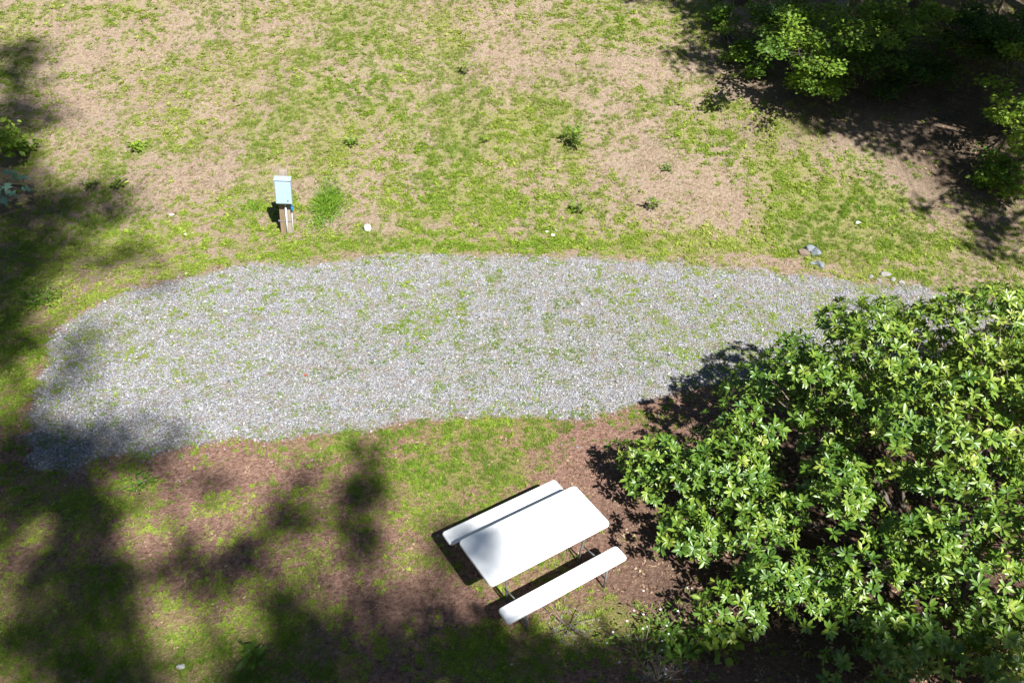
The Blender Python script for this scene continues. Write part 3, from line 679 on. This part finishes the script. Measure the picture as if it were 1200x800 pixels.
# tall tuft of grass right of the box
def tuft(px, py, n, rx, ry, hh, label, seed):
    g = np.random.default_rng(seed); c = at(px, py)
    r = np.abs(g.normal(0, .62, n)) + .1 * g.uniform(0, 1, n); a = g.uniform(0, 6.28, n); r = r * (1 + .3 * np.sin(3 * a + seed)); x = r * np.cos(a) * rx; y = r * np.sin(a) * ry
    zz = height(c[0] + x, c[1] + y) - c[2]; P_ = np.stack([x, y, zz], 1); D = rand_dirs(n, .3, .95, g=g)
    L_ = hh * g.uniform(.5, 1.1, n) * np.clip(1.1 - .5 * r, .3, 1); V_, F_, k = leaves(P_, D, rand_dirs(n, -.3, .3, g=g), L_, np.full(n, .014), T_BLD)
    o = link_mesh('grass_tuft', fast_mesh('grass_tuft', V_, F_, np.repeat(g.uniform(.2, 1, n), k), M['tuft'])); o.location = c
    props(o, label, 'grass tuft', kind='stuff' if rx > ry else None)
M['tuft'] = leaf_mat('lush_grass', [(0, (0.07, 0.18, 0.02)), (0.5, (0.16, 0.33, 0.03)), (1, (0.34, 0.46, 0.06))], 0.3, (0.3, 0.5, 0.04), 0.5, 0.3)
tuft(383, 242, 1400, .40, .85, .34, 'tall lush green grass tuft right of the electrical box', 71)
tuft(300, 243, 500, .5, .35, .12, 'low green grass patch left of the electrical box', 72)

# ------------------------------------------------------------------ the big rhododendron
def rosette_mesh(seed, nl=9, L0=0.102):
    """whorl of oblong leaves, axis +Z; returns leaf transforms too"""
    g = np.random.default_rng(seed); P_ = []; D_ = []; L_ = []
    for i in range(nl):
        a = 6.283 * i / nl * (1.0 if i < nl else 1) + g.uniform(-.25, .25); el = g.uniform(-0.05, 0.55) if i % 3 else g.uniform(.4, .9)
        D_.append((math.cos(a) * math.cos(el), math.sin(a) * math.cos(el), math.sin(el))); P_.append((math.cos(a) * .008, math.sin(a) * .008, g.uniform(-.01, .02))); L_.append(L0 * g.uniform(.75, 1.15))
    return np.array(P_), np.array(D_), np.array(L_), g.uniform(0.1, 0.9, nl)
RZ = [rosette_mesh(700 + i, 9 + i % 5) for i in range(8)]
def rot_to(axis, spin):
    z_ = axis / np.linalg.norm(axis); x_ = np.cross([0.3, 1, 0.1], z_); x_ /= np.linalg.norm(x_); y_ = np.cross(z_, x_)
    c, s = math.cos(spin), math.sin(spin)
    return np.stack([x_ * c + y_ * s, -x_ * s + y_ * c, z_], 1)
def rhododendron():
    g = np.random.default_rng(77)
    cx, cy = 5.6, 6.9
    base = np.array([cx, cy, float(height(cx, cy))])
    t = empty('rhododendron', base, 'large glossy evergreen bush with whorled leaves filling the lower right', 'bush')
    # lobes of the crown: (x, y, z centre, rx, ry, rz)
    lobes = [(2.15, 8.0, .55, .52, .50, .50), (2.75, 7.5, .75, .62, .60, .70), (2.6, 6.75, .55, .55, .50, .50), (3.3, 7.8, .9, .8, .65, .8), (3.35, 6.9, .95, .75, .75, .8),
             (3.2, 6.1, .6, .6, .5, .55), (4.35, 9.0, 1.3, .8, .75, .9), (4.3, 8.1, 1.4, 1.0, .95, 1.1), (4.2, 7.0, 1.3, .9, .85, 1.0), (3.9, 6.0, .8, .7, .65, .7), (5.3, 9.15, 1.35, 1.0, .9, 1.0),
             (5.2, 8.2, 1.8, 1.1, 1.0, 1.25), (5.2, 7.1, 1.8, 1.0, .95, 1.15), (4.9, 6.0, 1.3, .8, .8, .9), (4.5, 5.2, .7, .7, .6, .65), (6.5, 8.95, 1.55, 1.0, .9, 1.1), (6.6, 8.4, 2.1, 1.1, 1.0, 1.3), (6.4, 7.1, 2.1, 1.0, 1.0, 1.2),
             (5.9, 5.9, 1.7, .9, .85, 1.05), (5.4, 4.9, 1.1, .8, .7, .9), (7.7, 9.1, 1.75, 1.0, .9, 1.2), (7.7, 8.2, 2.0, 1.1, 1.0, 1.3), (7.4, 6.7, 1.9, 1.1, 1.0, 1.25), (6.6, 5.4, 1.7, .9, .8, 1.0), (6.2, 4.3, 1.2, .9, .7, .9),
             (8.7, 9.0, 1.5, .9, .9, 1.1), (8.5, 7.3, 1.6, 1.0, 1.0, 1.1), (8.1, 9.9, 1.55, .75, .6, 1.0), (8.6, 10.4, 1.1, .8, .7, .9)]
    C = []; A = []
    LB = np.array(lobes)
    def depth_in(p):
        q = ((p[0] - LB[:, 0]) / LB[:, 3]) ** 2 + ((p[1] - LB[:, 1]) / LB[:, 4]) ** 2 + ((p[2] - LB[:, 2]) / LB[:, 5]) ** 2
        return q.min()
    # leafy clusters, set apart so that dark hollows stay between them
    cand = []
    for (x, y, z_, rx, ry, rz_) in lobes:
        for c_ in range(340):
            d = rand_dirs(1, -0.3, 1.0, g)[0]; pc = np.array([x, y, z_]) + d * np.array([rx, ry, rz_])
            if depth_in(pc) > .86 and pc[2] > .3: cand.append((pc, d))
            if c_ % 2 == 0:
                C.append(np.array([x, y, z_]) + d * np.array([rx, ry, rz_]) * g.uniform(.30, .60)); A.append(d + np.array([0, 0, .8]))
    chosen = []
    for i in g.permutation(len(cand)):
        pc, d = cand[i]; rr = g.uniform(.22, .50)
        if fbm(np.array([pc[0] + pc[2] * .5]), np.array([pc[1] - pc[2] * .5]), .9, 88, 2)[0] < .33: continue
        if all(np.linalg.norm((pc - q[0]) * np.array([1, 1, .6])) > (rr + q[2]) * .72 for q in chosen): chosen.append((pc, d, rr))
    for pc, d, rr in chosen:
        pc = pc + d * g.uniform(-.36, .18)
        for k in range(int(290 * rr * rr) + 8):
            o_ = rand_dirs(1, -.35, 1, g)[0]; o_ = o_ * rr * np.array([1, 1, .7]) * g.uniform(.75, 1.05)
            C.append(pc + o_); A.append(d * .35 + o_ / rr * .75 + np.array([.08, -.12, .55]) + g.normal(0, .16, 3))
    # stray shoots that reach past the outline
    for k in range(70):
        li = g.integers(0, len(lobes)); x, y, z_, rx, ry, rz_ = lobes[li]; d = rand_dirs(1, -0.1, 1.0, g)[0]
        p = np.array([x, y, z_]) + d * np.array([rx, ry, rz_]) * g.uniform(1.05, 1.22)
        if depth_in(p) > 1.0: C.append(p); A.append(d + np.array([0, 0, .6]))
    C = np.array(C); A = np.array(A)
    C[:, 2] += height(C[:, 0], C[:, 1])
    # keep shoots a little apart from each other
    order = g.permutation(len(C)); keep = []; cell = {}
    for i in order:
        key = tuple(np.floor(C[i] / .15).astype(int)); ok = True
        for dx in (-1, 0, 1):
            for dy in (-1, 0, 1):
                for dz in (-1, 0, 1):
                    for j in cell.get((key[0] + dx, key[1] + dy, key[2] + dz), ()):
                        if np.linalg.norm(C[i] - C[j]) < .090: ok = False
        if ok: keep.append(i); cell.setdefault(key, []).append(i)
    C = C[keep]; A = A[keep]; n = len(C); print('rosettes', n); t_n = n
    inview, zd = view_mask(C, 0.0)
    # exposure to the camera: those nothing stands in front of rank first
    d = C - np.array([0, 0, CAM_H]); sx_ = (d @ cam_r) / zd * FPX; sy_ = (d @ cam_u) / zd * FPX
    score = np.zeros(n)
    for i in range(n):
        near = (np.abs(sx_ - sx_[i]) < 12) & (np.abs(sy_ - sy_[i]) < 12) & (zd < zd[i] - .05); score[i] = near.sum() * 3 + zd[i] - (0 if inview[i] else -1000)
    rank = np.argsort(score); single = set(rank[:300].tolist()); split = set(rank[:33].tolist())
    spin = g.uniform(0, 6.28, n); sc_ = g.uniform(.7, 1.22, n); kd = g.integers(0, len(RZ), n); tn = np.clip(g.normal(.45, .17, n) + .05 * (C[:, 0] - 5) + 0.35 * (fbm(C[:, 0], C[:, 1], 1.3, 5, 2) - .5), 0, 1)
    meshes = {}
    VV = []; FF = {3: [], 4: []}; TT = []; base_i = 0; stems = MB()
    for i in range(n):
        Rm = rot_to(A[i], spin[i]); P0, D0, L0, tv = RZ[kd[i]]
        if i in single:
            q = int(np.clip(tn[i] * 5, 0, 4)); tint_leaf = np.clip(tv * .45 + q / 4 * .55, 0, 1)
            def leafpart(sel, nm, par, key):
                if key not in meshes:
                    V_, F_, k_ = leaves(P0[sel], D0[sel], np.tile([0, 0, 1.0], (len(sel), 1)), L0[sel], L0[sel] * .38, T_OBL)
                    meshes[key] = fast_mesh(nm, V_, F_, np.repeat(tint_leaf[sel], k_), M['rhodo'])
                return link_mesh(nm, meshes[key], None, par)
            M4 = Matrix.Translation(Vector(C[i] - base)) @ Matrix(Rm.tolist()).to_4x4() @ Matrix.Scale(float(sc_[i]), 4)
            if i in split:
                bd = MB(); bd.tube([(0, 0, -.10), (0, 0, -.01), (0, 0, .022)], [.006, .008, .003], 6)
                o = bd.build('leaf_whorl', M['twig'], t, True); o.matrix_local = M4
                for j in range(len(P0)): leafpart(np.array([j]), 'leaf', o, ('l', kd[i], q, j))
            else:
                o = leafpart(np.arange(len(P0)), 'leaf_whorl', t, ('w', kd[i], q)); o.matrix_local = M4
        else:
            V_, F_, k_ = leaves(P0, D0, np.tile([0, 0, 1.0], (len(P0), 1)), L0, L0 * .38, T_OBL)
            VV.append((V_ * sc_[i]) @ Rm.T + C[i] - base); TT.append(np.repeat(np.clip(tv * .45 + tn[i] * .55, 0, 1), k_))
            for f in F_: FF[f.shape[1]].append(f + base_i)
            base_i += len(V_)
    me = fast_mesh('foliage', np.concatenate(VV), [np.concatenate(FF[3]), np.concatenate(FF[4])], np.concatenate(TT), M['rhodo'])
    props(link_mesh('foliage', me, None, t), kind='stuff')
    # limbs to the lobes, twigs to the shoots
    ends = []
    for li, (x, y, z_, rx, ry, rz_) in enumerate(lobes):
        s0 = np.array([g.normal(0, .25), g.normal(0, .25), -.1]); e = np.array([x, y, z_ + float(height(x, y)) - .1]) - base; mid = s0 * .5 + e * .5 + np.array([g.normal(0, .15), g.normal(0, .15), .18 + .1 * g.uniform()]); mid[2] = max(mid[2], .35)
        b = MB(); b.tube([s0, s0 * .75 + mid * .25 + np.array([0, 0, .1]), mid, e], [.045, .034, .022, .012], 7); b.build('branch', M['bark'], t, True); ends.append(e)
    ends = np.array(ends); tw = MB(); sel = g.permutation(n)[:700]
    for i in sel:
        c = C[i] - base; j = np.argmin(((ends - c) ** 2).sum(1)); e = ends[j]; ax_ = A[i] / np.linalg.norm(A[i]); k1 = c - ax_ * .18
        tw.tube([e + (c - e) * .15, e * .45 + k1 * .55 - np.array([0, 0, .04]), k1, c], [.010, .007, .005, .004], 4, cap=False)
    props(tw.build('twigs', M['twig'], t, True), kind='stuff')
rhododendron()

# ------------------------------------------------------------------ trees
def tube_path(p0, p1, g, wob, n=6):
    p0 = np.array(p0, float); p1 = np.array(p1, float); out = []
    for k in range(n + 1):
        s = k / n; q = p0 * (1 - s) + p1 * s + np.array([g.normal(0, wob), g.normal(0, wob), 0]) * (0 < k < n); out.append(q)
    return out
def tree(name, base, top, r0_, sprays, label, cat='tree', group=None, leafL=.13, nleaf=30, srad=.5, mat='tree', bark='bark', seed=0, tint=(.1, .9), limbs=8, tmpl=T_OBL, fork=.35):
    """sprays: (n,3) world centres of leafy twigs; limbs grow from the trunk to the groups they form"""
    g = np.random.default_rng(900 + seed); base = np.array(base, float); top = np.array(top, float); S = np.array(sprays)
    t = empty(name, base, label, cat, group)
    path = tube_path(base - [0, 0, .2], top, g, .012 * np.linalg.norm(top - base), 9)
    rad = [r0_ * (1 - .8 * k / 9) for k in range(10)]; rad[0] *= 1.35
    b = MB(); b.tube([p - base for p in path], rad, 12); b.build('trunk', M[bark], t, True)
    limbs = min(limbs, len(S)); cen = S[g.choice(len(S), limbs, replace=False)].copy()
    for _ in range(5):
        lab = np.argmin(((S[:, None] - cen[None]) ** 2).sum(2), 1)
        for j in range(limbs):
            if (lab == j).any(): cen[j] = S[lab == j].mean(0)
    tw = MB()
    for j in range(limbs):
        if not (lab == j).any(): continue
        zt = base[2] + (cen[j][2] - base[2]) * (fork + .3 * g.uniform())
        f = np.clip((zt - base[2]) / max(top[2] - base[2], .1), .12, .95); k = f * 9; i0 = int(k); s0 = path[i0] * (1 - (k - i0)) + path[min(i0 + 1, 9)] * (k - i0)
        rr = max(r0_ * (1 - .8 * f) * .55, .006)
        lp = tube_path(s0, cen[j], g, .03 * np.linalg.norm(cen[j] - s0), 5)
        b = MB(); b.tube([q - base for q in lp], [rr * (1 - .14 * q) for q in range(6)], 8); b.build('branch', M[bark], t, True)
        for i in np.where(lab == j)[0]:
            kk = g.integers(2, 6); s1 = lp[kk]; tw.tube([s1 - base, (s1 + S[i]) / 2 - base + g.normal(0, .05, 3), S[i] - base], [rr * .3, rr * .2, .004], 4, cap=False)
    if tw.v: props(tw.build('twigs', M[bark], t, True), kind='stuff')
    n = len(S) * nleaf; P_ = np.repeat(S, nleaf, 0) + rand_dirs(n, g=g) * (g.uniform(0, 1, (n, 1)) ** .5) * srad * np.array([1, 1, .5])
    L_ = leafL * g.uniform(.6, 1.25, n); V_, F_, k = leaves(P_ - base, rand_dirs(n, -.6, .4, g=g), rand_dirs(n, .45, 1, g=g), L_, L_ * .62, tmpl)
    tv = np.clip(np.repeat(g.uniform(*tint, len(S)), nleaf) + g.normal(0, .12, n), 0, 1)
    props(link_mesh('foliage', fast_mesh('foliage', V_, F_, np.repeat(tv, k), M[mat]), None, t), kind='stuff')
    return t

# crowns of the tall trees whose shade falls on the left and the foreground (they stand behind the viewpoint)
def shade_sprays(dark, lit, per_m2, t0, t1, g, zoff=0.0):
    out = []; lit = [ell(*q) for q in lit]
    for q in dark:
        c, a, b = ell(*q[:4]); area = math.pi * abs(a[0] * b[1] - a[1] * b[0]); n = max(2, int(area * per_m2 * q[4]))
        r = np.sqrt(g.uniform(0, 1, n)); th = g.uniform(0, 6.283, n); x = c[0] + a[0] * r * np.cos(th) + b[0] * r * np.sin(th); y = c[1] + a[1] * r * np.cos(th) + b[1] * r * np.sin(th)
        for xx, yy in zip(x, y):
            if any(ell_val(xx, yy, e) < 1 for e in lit): continue
            h = g.uniform(t0, t1); out.append(np.array([xx, yy, float(height(xx, yy)) + zoff]) + SUN * h)
    return out
gS = np.random.default_rng(5)
DARK_L = [(20, 62, 38, 16, 1), (15, 95, 50, 8, .8), (25, 138, 48, 20, 1.1), (10, 185, 34, 22, .9), (20, 240, 62, 34, 1.1), (110, 235, 50, 26, .75), (40, 285, 70, 26, .9), (130, 300, 60, 14, .55), (10, 335, 36, 50, 1.1), (200, 328, 26, 7, .4),
          (10, 400, 26, 40, .9), (80, 412, 46, 26, .7), (45, 455, 36, 26, .8), (15, 540, 40, 60, 1.2), (100, 520, 70, 22, .95), (195, 500, 22, 26, .6), (60, 550, 70, 30, 1.2)]
DARK_BL = [(50, 620, 110, 70, .62), (60, 720, 120, 90, .62), (110, 600, 50, 60, .8), (175, 545, 26, 26, .7), (210, 665, 70, 30, 1.1), (300, 650, 26, 55, .9), (335, 605, 13, 64, 1.3), (235, 570, 25, 18, .6), (425, 590, 17, 62, 1.7),
           (330, 760, 70, 60, 1.1), (350, 700, 40, 30, .8), (400, 760, 90, 50, 1.1), (470, 700, 60, 16, .7), (130, 790, 90, 24, 1), (290, 790, 90, 26, 1.1), (355, 545, 18, 24, .5), (380, 665, 40, 20, .5)]
LIT_BL = [(168, 632, 44, 42), (245, 618, 44, 38), (178, 742, 50, 40), (256, 738, 52, 54), (140, 400, 30, 90), (140, 465, 30, 30), (300, 590, 16, 50), (395, 690, 40, 26), (150, 565, 34, 20), (360, 640, 20, 40), (30, 362, 22, 26), (60, 395, 18, 60)]
DARK_B = [(560, 780, 130, 36, 1.2), (640, 790, 80, 24, 1.0), (770, 800, 110, 26, 1.3), (870, 775, 90, 30, 1.1), (960, 780, 90, 50, 1)]
LIT_B = [(815, 748, 45, 14), (730, 715, 60, 24)]
sL = shade_sprays(DARK_L, LIT_BL, 14, 25, 32, gS)
sBL = shade_sprays(DARK_BL, LIT_BL, 15.5, 23, 30, gS)
sB = shade_sprays(DARK_B, LIT_B, 14, 12, 17, gS)
# soft shade that clips the left end of the table
sT = [at(px + gS.uniform(-rx, rx), py + gS.uniform(-ry, ry), zt) + SUN * gS.uniform(29, 33) for px, py, rx, ry, zt, k in ((556, 658, 16, 32, .735, 5), (530, 622, 12, 8, .44, 1), (590, 716, 8, 6, .44, 1)) for _ in range(k)]
sBL += sT
print('sprays', len(sL), len(sBL), len(sB))
def gz(x, y): return (x, y, float(height(x, y)))
def crown_tree(S, base, ttop, label, **kw):
    tree('tall_tree', gz(*base), ttop, .26, S, label, group='tall trees behind the viewpoint', **kw)
sL = np.array(sL); sBL = np.array(sBL); sB = np.array(sB)
cL = sL.mean(0); cBL = sBL.mean(0); cB = sB.mean(0); print(cL, cBL, cB)
crown_tree(sL, (cL[0] - 6.5, cL[1] - 3), (cL[0] - 4.5, cL[1], cL[2] + 1), 'tall broadleaf tree shading the left end of the gravel', leafL=.15, nleaf=30, srad=.6, seed=1, limbs=14)
crown_tree(sBL, (cBL[0] + 1.5, cBL[1] - 2), (cBL[0], cBL[1], cBL[2] + 1), 'tall broadleaf tree dappling the ground left of the table', leafL=.15, nleaf=30, srad=.38, seed=2, limbs=14)
crown_tree(sB, (cB[0] + 1.5, cB[1] - 1.5), (cB[0], cB[1], cB[2] + 1), 'broadleaf tree shading the strip below the table', leafL=.17, nleaf=44, srad=.5, seed=3, limbs=10)

# forest edge, upper right: trees standing right of the frame whose crowns shade the slope
DARK_R = [(800, 5, 70, 10, .7), (860, 30, 60, 20, .8), (835, 62, 45, 26, .55), (900, 62, 40, 26, .9), (880, 8, 60, 14, 1.4), (920, 95, 40, 22, .7), (985, 128, 65, 26, 1.5), (1000, 60, 110, 55, 1.0), (1060, 150, 60, 28, 1.1), (1100, 60, 110, 50, 1.1),
          (1160, 80, 70, 60, 1.2), (1120, 115, 80, 26, 1.8), (1185, 150, 50, 40, 1.5), (1110, 195, 32, 12, .7), (1130, 230, 22, 18, .8), (1165, 215, 36, 32, 1), (1160, 265, 28, 22, .9), (1085, 238, 14, 10, .6), (1145, 285, 16, 16, .7), (1180, 300, 12, 10, .7)]
DARK_R += [(1000, 0, 190, 12, 1.5), (1150, -18, 130, 14, 1.5), (960, -12, 120, 10, 1.3)]
LIT_R = [(1105, 148, 30, 10), (1135, 168, 26, 10), (1010, 98, 16, 6), (1092, 98, 16, 8), (1145, 100, 20, 6), (915, 112, 14, 7), (905, 30, 12, 8), (1090, 60, 14, 7)]
sR = np.array(shade_sprays(DARK_R, LIT_R, 14, 5.5, 11, gS)); print('right', len(sR), sR.mean(0))
kx = np.median(sR[:, 0]); A_ = sR[sR[:, 0] < kx]; B_ = sR[sR[:, 0] >= kx]
b1 = np.array([15.5, 16.5]); b2 = np.array([18.5, 13.0])
fg = 'tall trees standing right of the frame'
tree('forest_tree', gz(*b1), (14.0, 16.0, 17), .24, A_, 'leafy tree just right of the frame shading the upper bank', group=fg, leafL=.14, nleaf=42, srad=.42, seed=4, limbs=12)
tree('forest_tree', gz(*b2), (17.5, 13.0, 17), .26, B_, 'leafy tree right of the frame shading the upper right corner', group=fg, leafL=.14, nleaf=42, srad=.42, seed=5, limbs=12)

# understory in view: low leafy trees whose crowns are built round ground points plus height
def blob_sprays(specs, g):
    out = []
    for px, py, z0, z1, rx, ry, n in specs:
        for _ in range(n):
            a = g.uniform(0, 6.28); r = math.sqrt(g.uniform(0, 1)); z_ = g.uniform(z0, z1); out.append(at(px + rx * r * math.cos(a), py + ry * r * math.sin(a), z_))
    return np.array(out)
gU = np.random.default_rng(15)
ug = 'low leafy trees at the forest edge'
def under(px, py, ht, specs, label, seed, **kw):
    b0 = at(px, py); S = blob_sprays(specs, gU)
    args = dict(leafL=.10, nleaf=80, srad=.36, mat='young', tint=(.15, .75), limbs=7, group=ug); args.update(kw)
    tree('young_tree', b0, b0 + np.array([0.1, 0, ht]), .06, S, label, seed=seed, **args)
under(972, 112, 2.6, [(960, 45, .9, 2.3, 62, 38, 46), (930, 30, .8, 1.6, 34, 24, 12), (965, 92, .3, 1.1, 36, 20, 20), (1030, 35, 1, 2.2, 40, 30, 18)], 'leafy green young tree at the upper edge right of centre', 20)
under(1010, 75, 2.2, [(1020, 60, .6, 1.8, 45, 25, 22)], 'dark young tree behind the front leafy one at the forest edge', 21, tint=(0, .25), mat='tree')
under(1110, 55, 2.4, [(1098, 14, 1.4, 2.2, 16, 7, 5), (1060, 18, 1, 2, 50, 20, 16), (1130, 45, .6, 1.4, 40, 20, 10)], 'young tree with pale yellow green tips near the top right', 22, tint=(.3, .9))
under(1188, 150, 2.4, [(1168, 100, .9, 1.6, 12, 12, 4), (1182, 128, .8, 1.5, 20, 16, 8), (1165, 140, .7, 1.2, 16, 8, 4), (1196, 165, .8, 1.4, 16, 14, 7), (1192, 60, 1, 2, 20, 26, 8)], 'yellow green young tree hanging in at the right edge', 23, tint=(.5, 1), srad=.28, nleaf=40, leafL=.11)
under(1172, 222, .9, [(1168, 195, .2, .7, 26, 20, 15), (1190, 215, .2, .6, 18, 18, 9), (1150, 210, .1, .4, 14, 10, 4)], 'low bush in half shade at the right edge above the rhododendron', 24, tint=(.2, .8), srad=.28, leafL=.11, nleaf=40)
under(850, 35, .9, [(848, 22, .3, .8, 14, 12, 5), (870, 60, .2, .6, 20, 10, 6), (890, 80, .1, .4, 12, 8, 3)], 'small leafy sapling in the dappled shade left of the forest edge', 25, tint=(.2, .8), srad=.28, leafL=.12)
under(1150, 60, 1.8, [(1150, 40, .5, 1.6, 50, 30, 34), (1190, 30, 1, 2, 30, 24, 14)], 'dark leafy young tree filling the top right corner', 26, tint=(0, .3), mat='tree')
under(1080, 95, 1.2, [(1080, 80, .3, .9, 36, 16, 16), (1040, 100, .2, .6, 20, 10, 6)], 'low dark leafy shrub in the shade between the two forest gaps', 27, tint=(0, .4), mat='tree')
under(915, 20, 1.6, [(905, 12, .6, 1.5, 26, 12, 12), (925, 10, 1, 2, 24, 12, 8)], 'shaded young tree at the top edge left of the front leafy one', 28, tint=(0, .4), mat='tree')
# trunks rising out of the top edge
for i, (px, py, r_, bk, lb) in enumerate(((985, 22, .13, 'palebark', 'pale trunk rising out of the frame above the leafy young tree'), (868, 4, .16, 'bark', 'dark trunk at the top edge left of the leafy young tree'), (1215, 40, .2, 'bark', 'dark trunk just right of the top right corner'), (1070, 8, .14, 'bark', 'dark trunk at the top edge between the two leafy trees'))):
    b0 = at(px, py); tp = b0 + np.array([1.0, 3.0 + i * .3, 12]); S = tp + np.random.default_rng(40 + i).normal(0, 1, (70, 3)) * np.array([2.2, 2.2, 1.8]) + np.array([1.5, 2, 0])
    tree('forest_tree', b0, tp, r_, S, lb, group='trunks at the upper edge', leafL=.17, nleaf=24, srad=.6, seed=30 + i, bark=bk, limbs=7, fork=.6)

# lobed blue green leaves and bright leaves at the left edge
def lobed():
    b0 = at(-14, 240); t = empty('lobed_sapling', b0, 'blue green lobed leaves of a sapling at the left edge', 'sapling'); g = np.random.default_rng(8)
    pts = [(3, 200), (20, 208), (26, 216), (10, 214), (-4, 218), (6, 225), (24, 222), (14, 200), (-6, 205), (2, 232), (-10, 228)]
    w = MB(); hub = at(-8, 216, .55) - b0
    w.tube([(0, 0, -.05), hub * .5 + np.array([0, 0, .1]), hub], [.02, .014, .008], 6)
    st = []
    for i, (a, b) in enumerate(pts):
        q = at(a, b, .6 + .12 * g.uniform()) - b0; w.tube([hub, (hub + q) / 2 + np.array([0, 0, .04]), q], [.006, .005, .004], 4); st.append(q)
    w.build('stem', M['twig'], t, True)
    for i, q in enumerate(st):
        d = np.array([[math.cos(i * 1.3) * .6 + .6, math.sin(i * 1.3) * .9 - .3, -.25]]); V_, F_, k = leaves(np.array([[0, 0, 0.0]]), d, np.array([[.1, -.2, 1]]), np.array([.30]), np.array([.24]), T_LOB)
        o = link_mesh('leaf', fast_mesh('leaf', V_, F_, np.full(len(V_), g.uniform(.2, .9)), M['blueleaf']), None, t); o.location = q
lobed()
b0 = at(-16, 190)
tree('young_tree', b0, b0 + np.array([0, 0, 1.0]), .03, blob_sprays([(0, 150, .4, .9, 12, 12, 6), (4, 170, .4, .9, 12, 14, 8)], gU), 'bright green leaves of a young tree at the left edge above the lobed sapling', leafL=.15, nleaf=22, srad=.26, mat='young', tint=(.5, 1), limbs=4, seed=50)

# woods round the clearing, ring added outside the picture to block low sky
def woods():
    g = np.random.default_rng(99); n = 26000
    side = g.integers(0, 4, n); P_ = np.zeros((n, 3)); u_ = g.uniform(-1, 1, n); w_ = g.uniform(0, 1, n)
    P_[:, 0] = np.select([side == 0, side == 1], [-25 - 9 * w_, 27 + 9 * w_], u_ * 34); P_[:, 1] = np.select([side == 2, side == 3], [-24 - 9 * w_, 37 + 9 * w_], 5 + u_ * 40)
    nc = 5000; P_[:nc, 0] = g.uniform(13, 30, nc); P_[:nc, 1] = np.maximum(29.5, 44 - P_[:nc, 0]) + 7 * g.uniform(0, 1, nc)
    gz_ = height(P_[:, 0], P_[:, 1]); top = 17 + 5 * fbm(P_[:, 0], P_[:, 1], 5, 8, 2); P_[:, 2] = gz_ + 1 + top * g.uniform(0, 1, n) ** .8
    L_ = g.uniform(.6, 1.3, n); V_, F_, k = leaves(P_, rand_dirs(n, g=g), rand_dirs(n, g=g), L_, L_ * .8, T_SML)
    o = link_mesh('surrounding_woods', fast_mesh('surrounding_woods', V_, F_, np.repeat(g.uniform(0, .7, n), k), M['tree'])); props(o, 'dark green woods round the clearing, added to block low sky', 'woods', kind='stuff')
woods()
print('done')
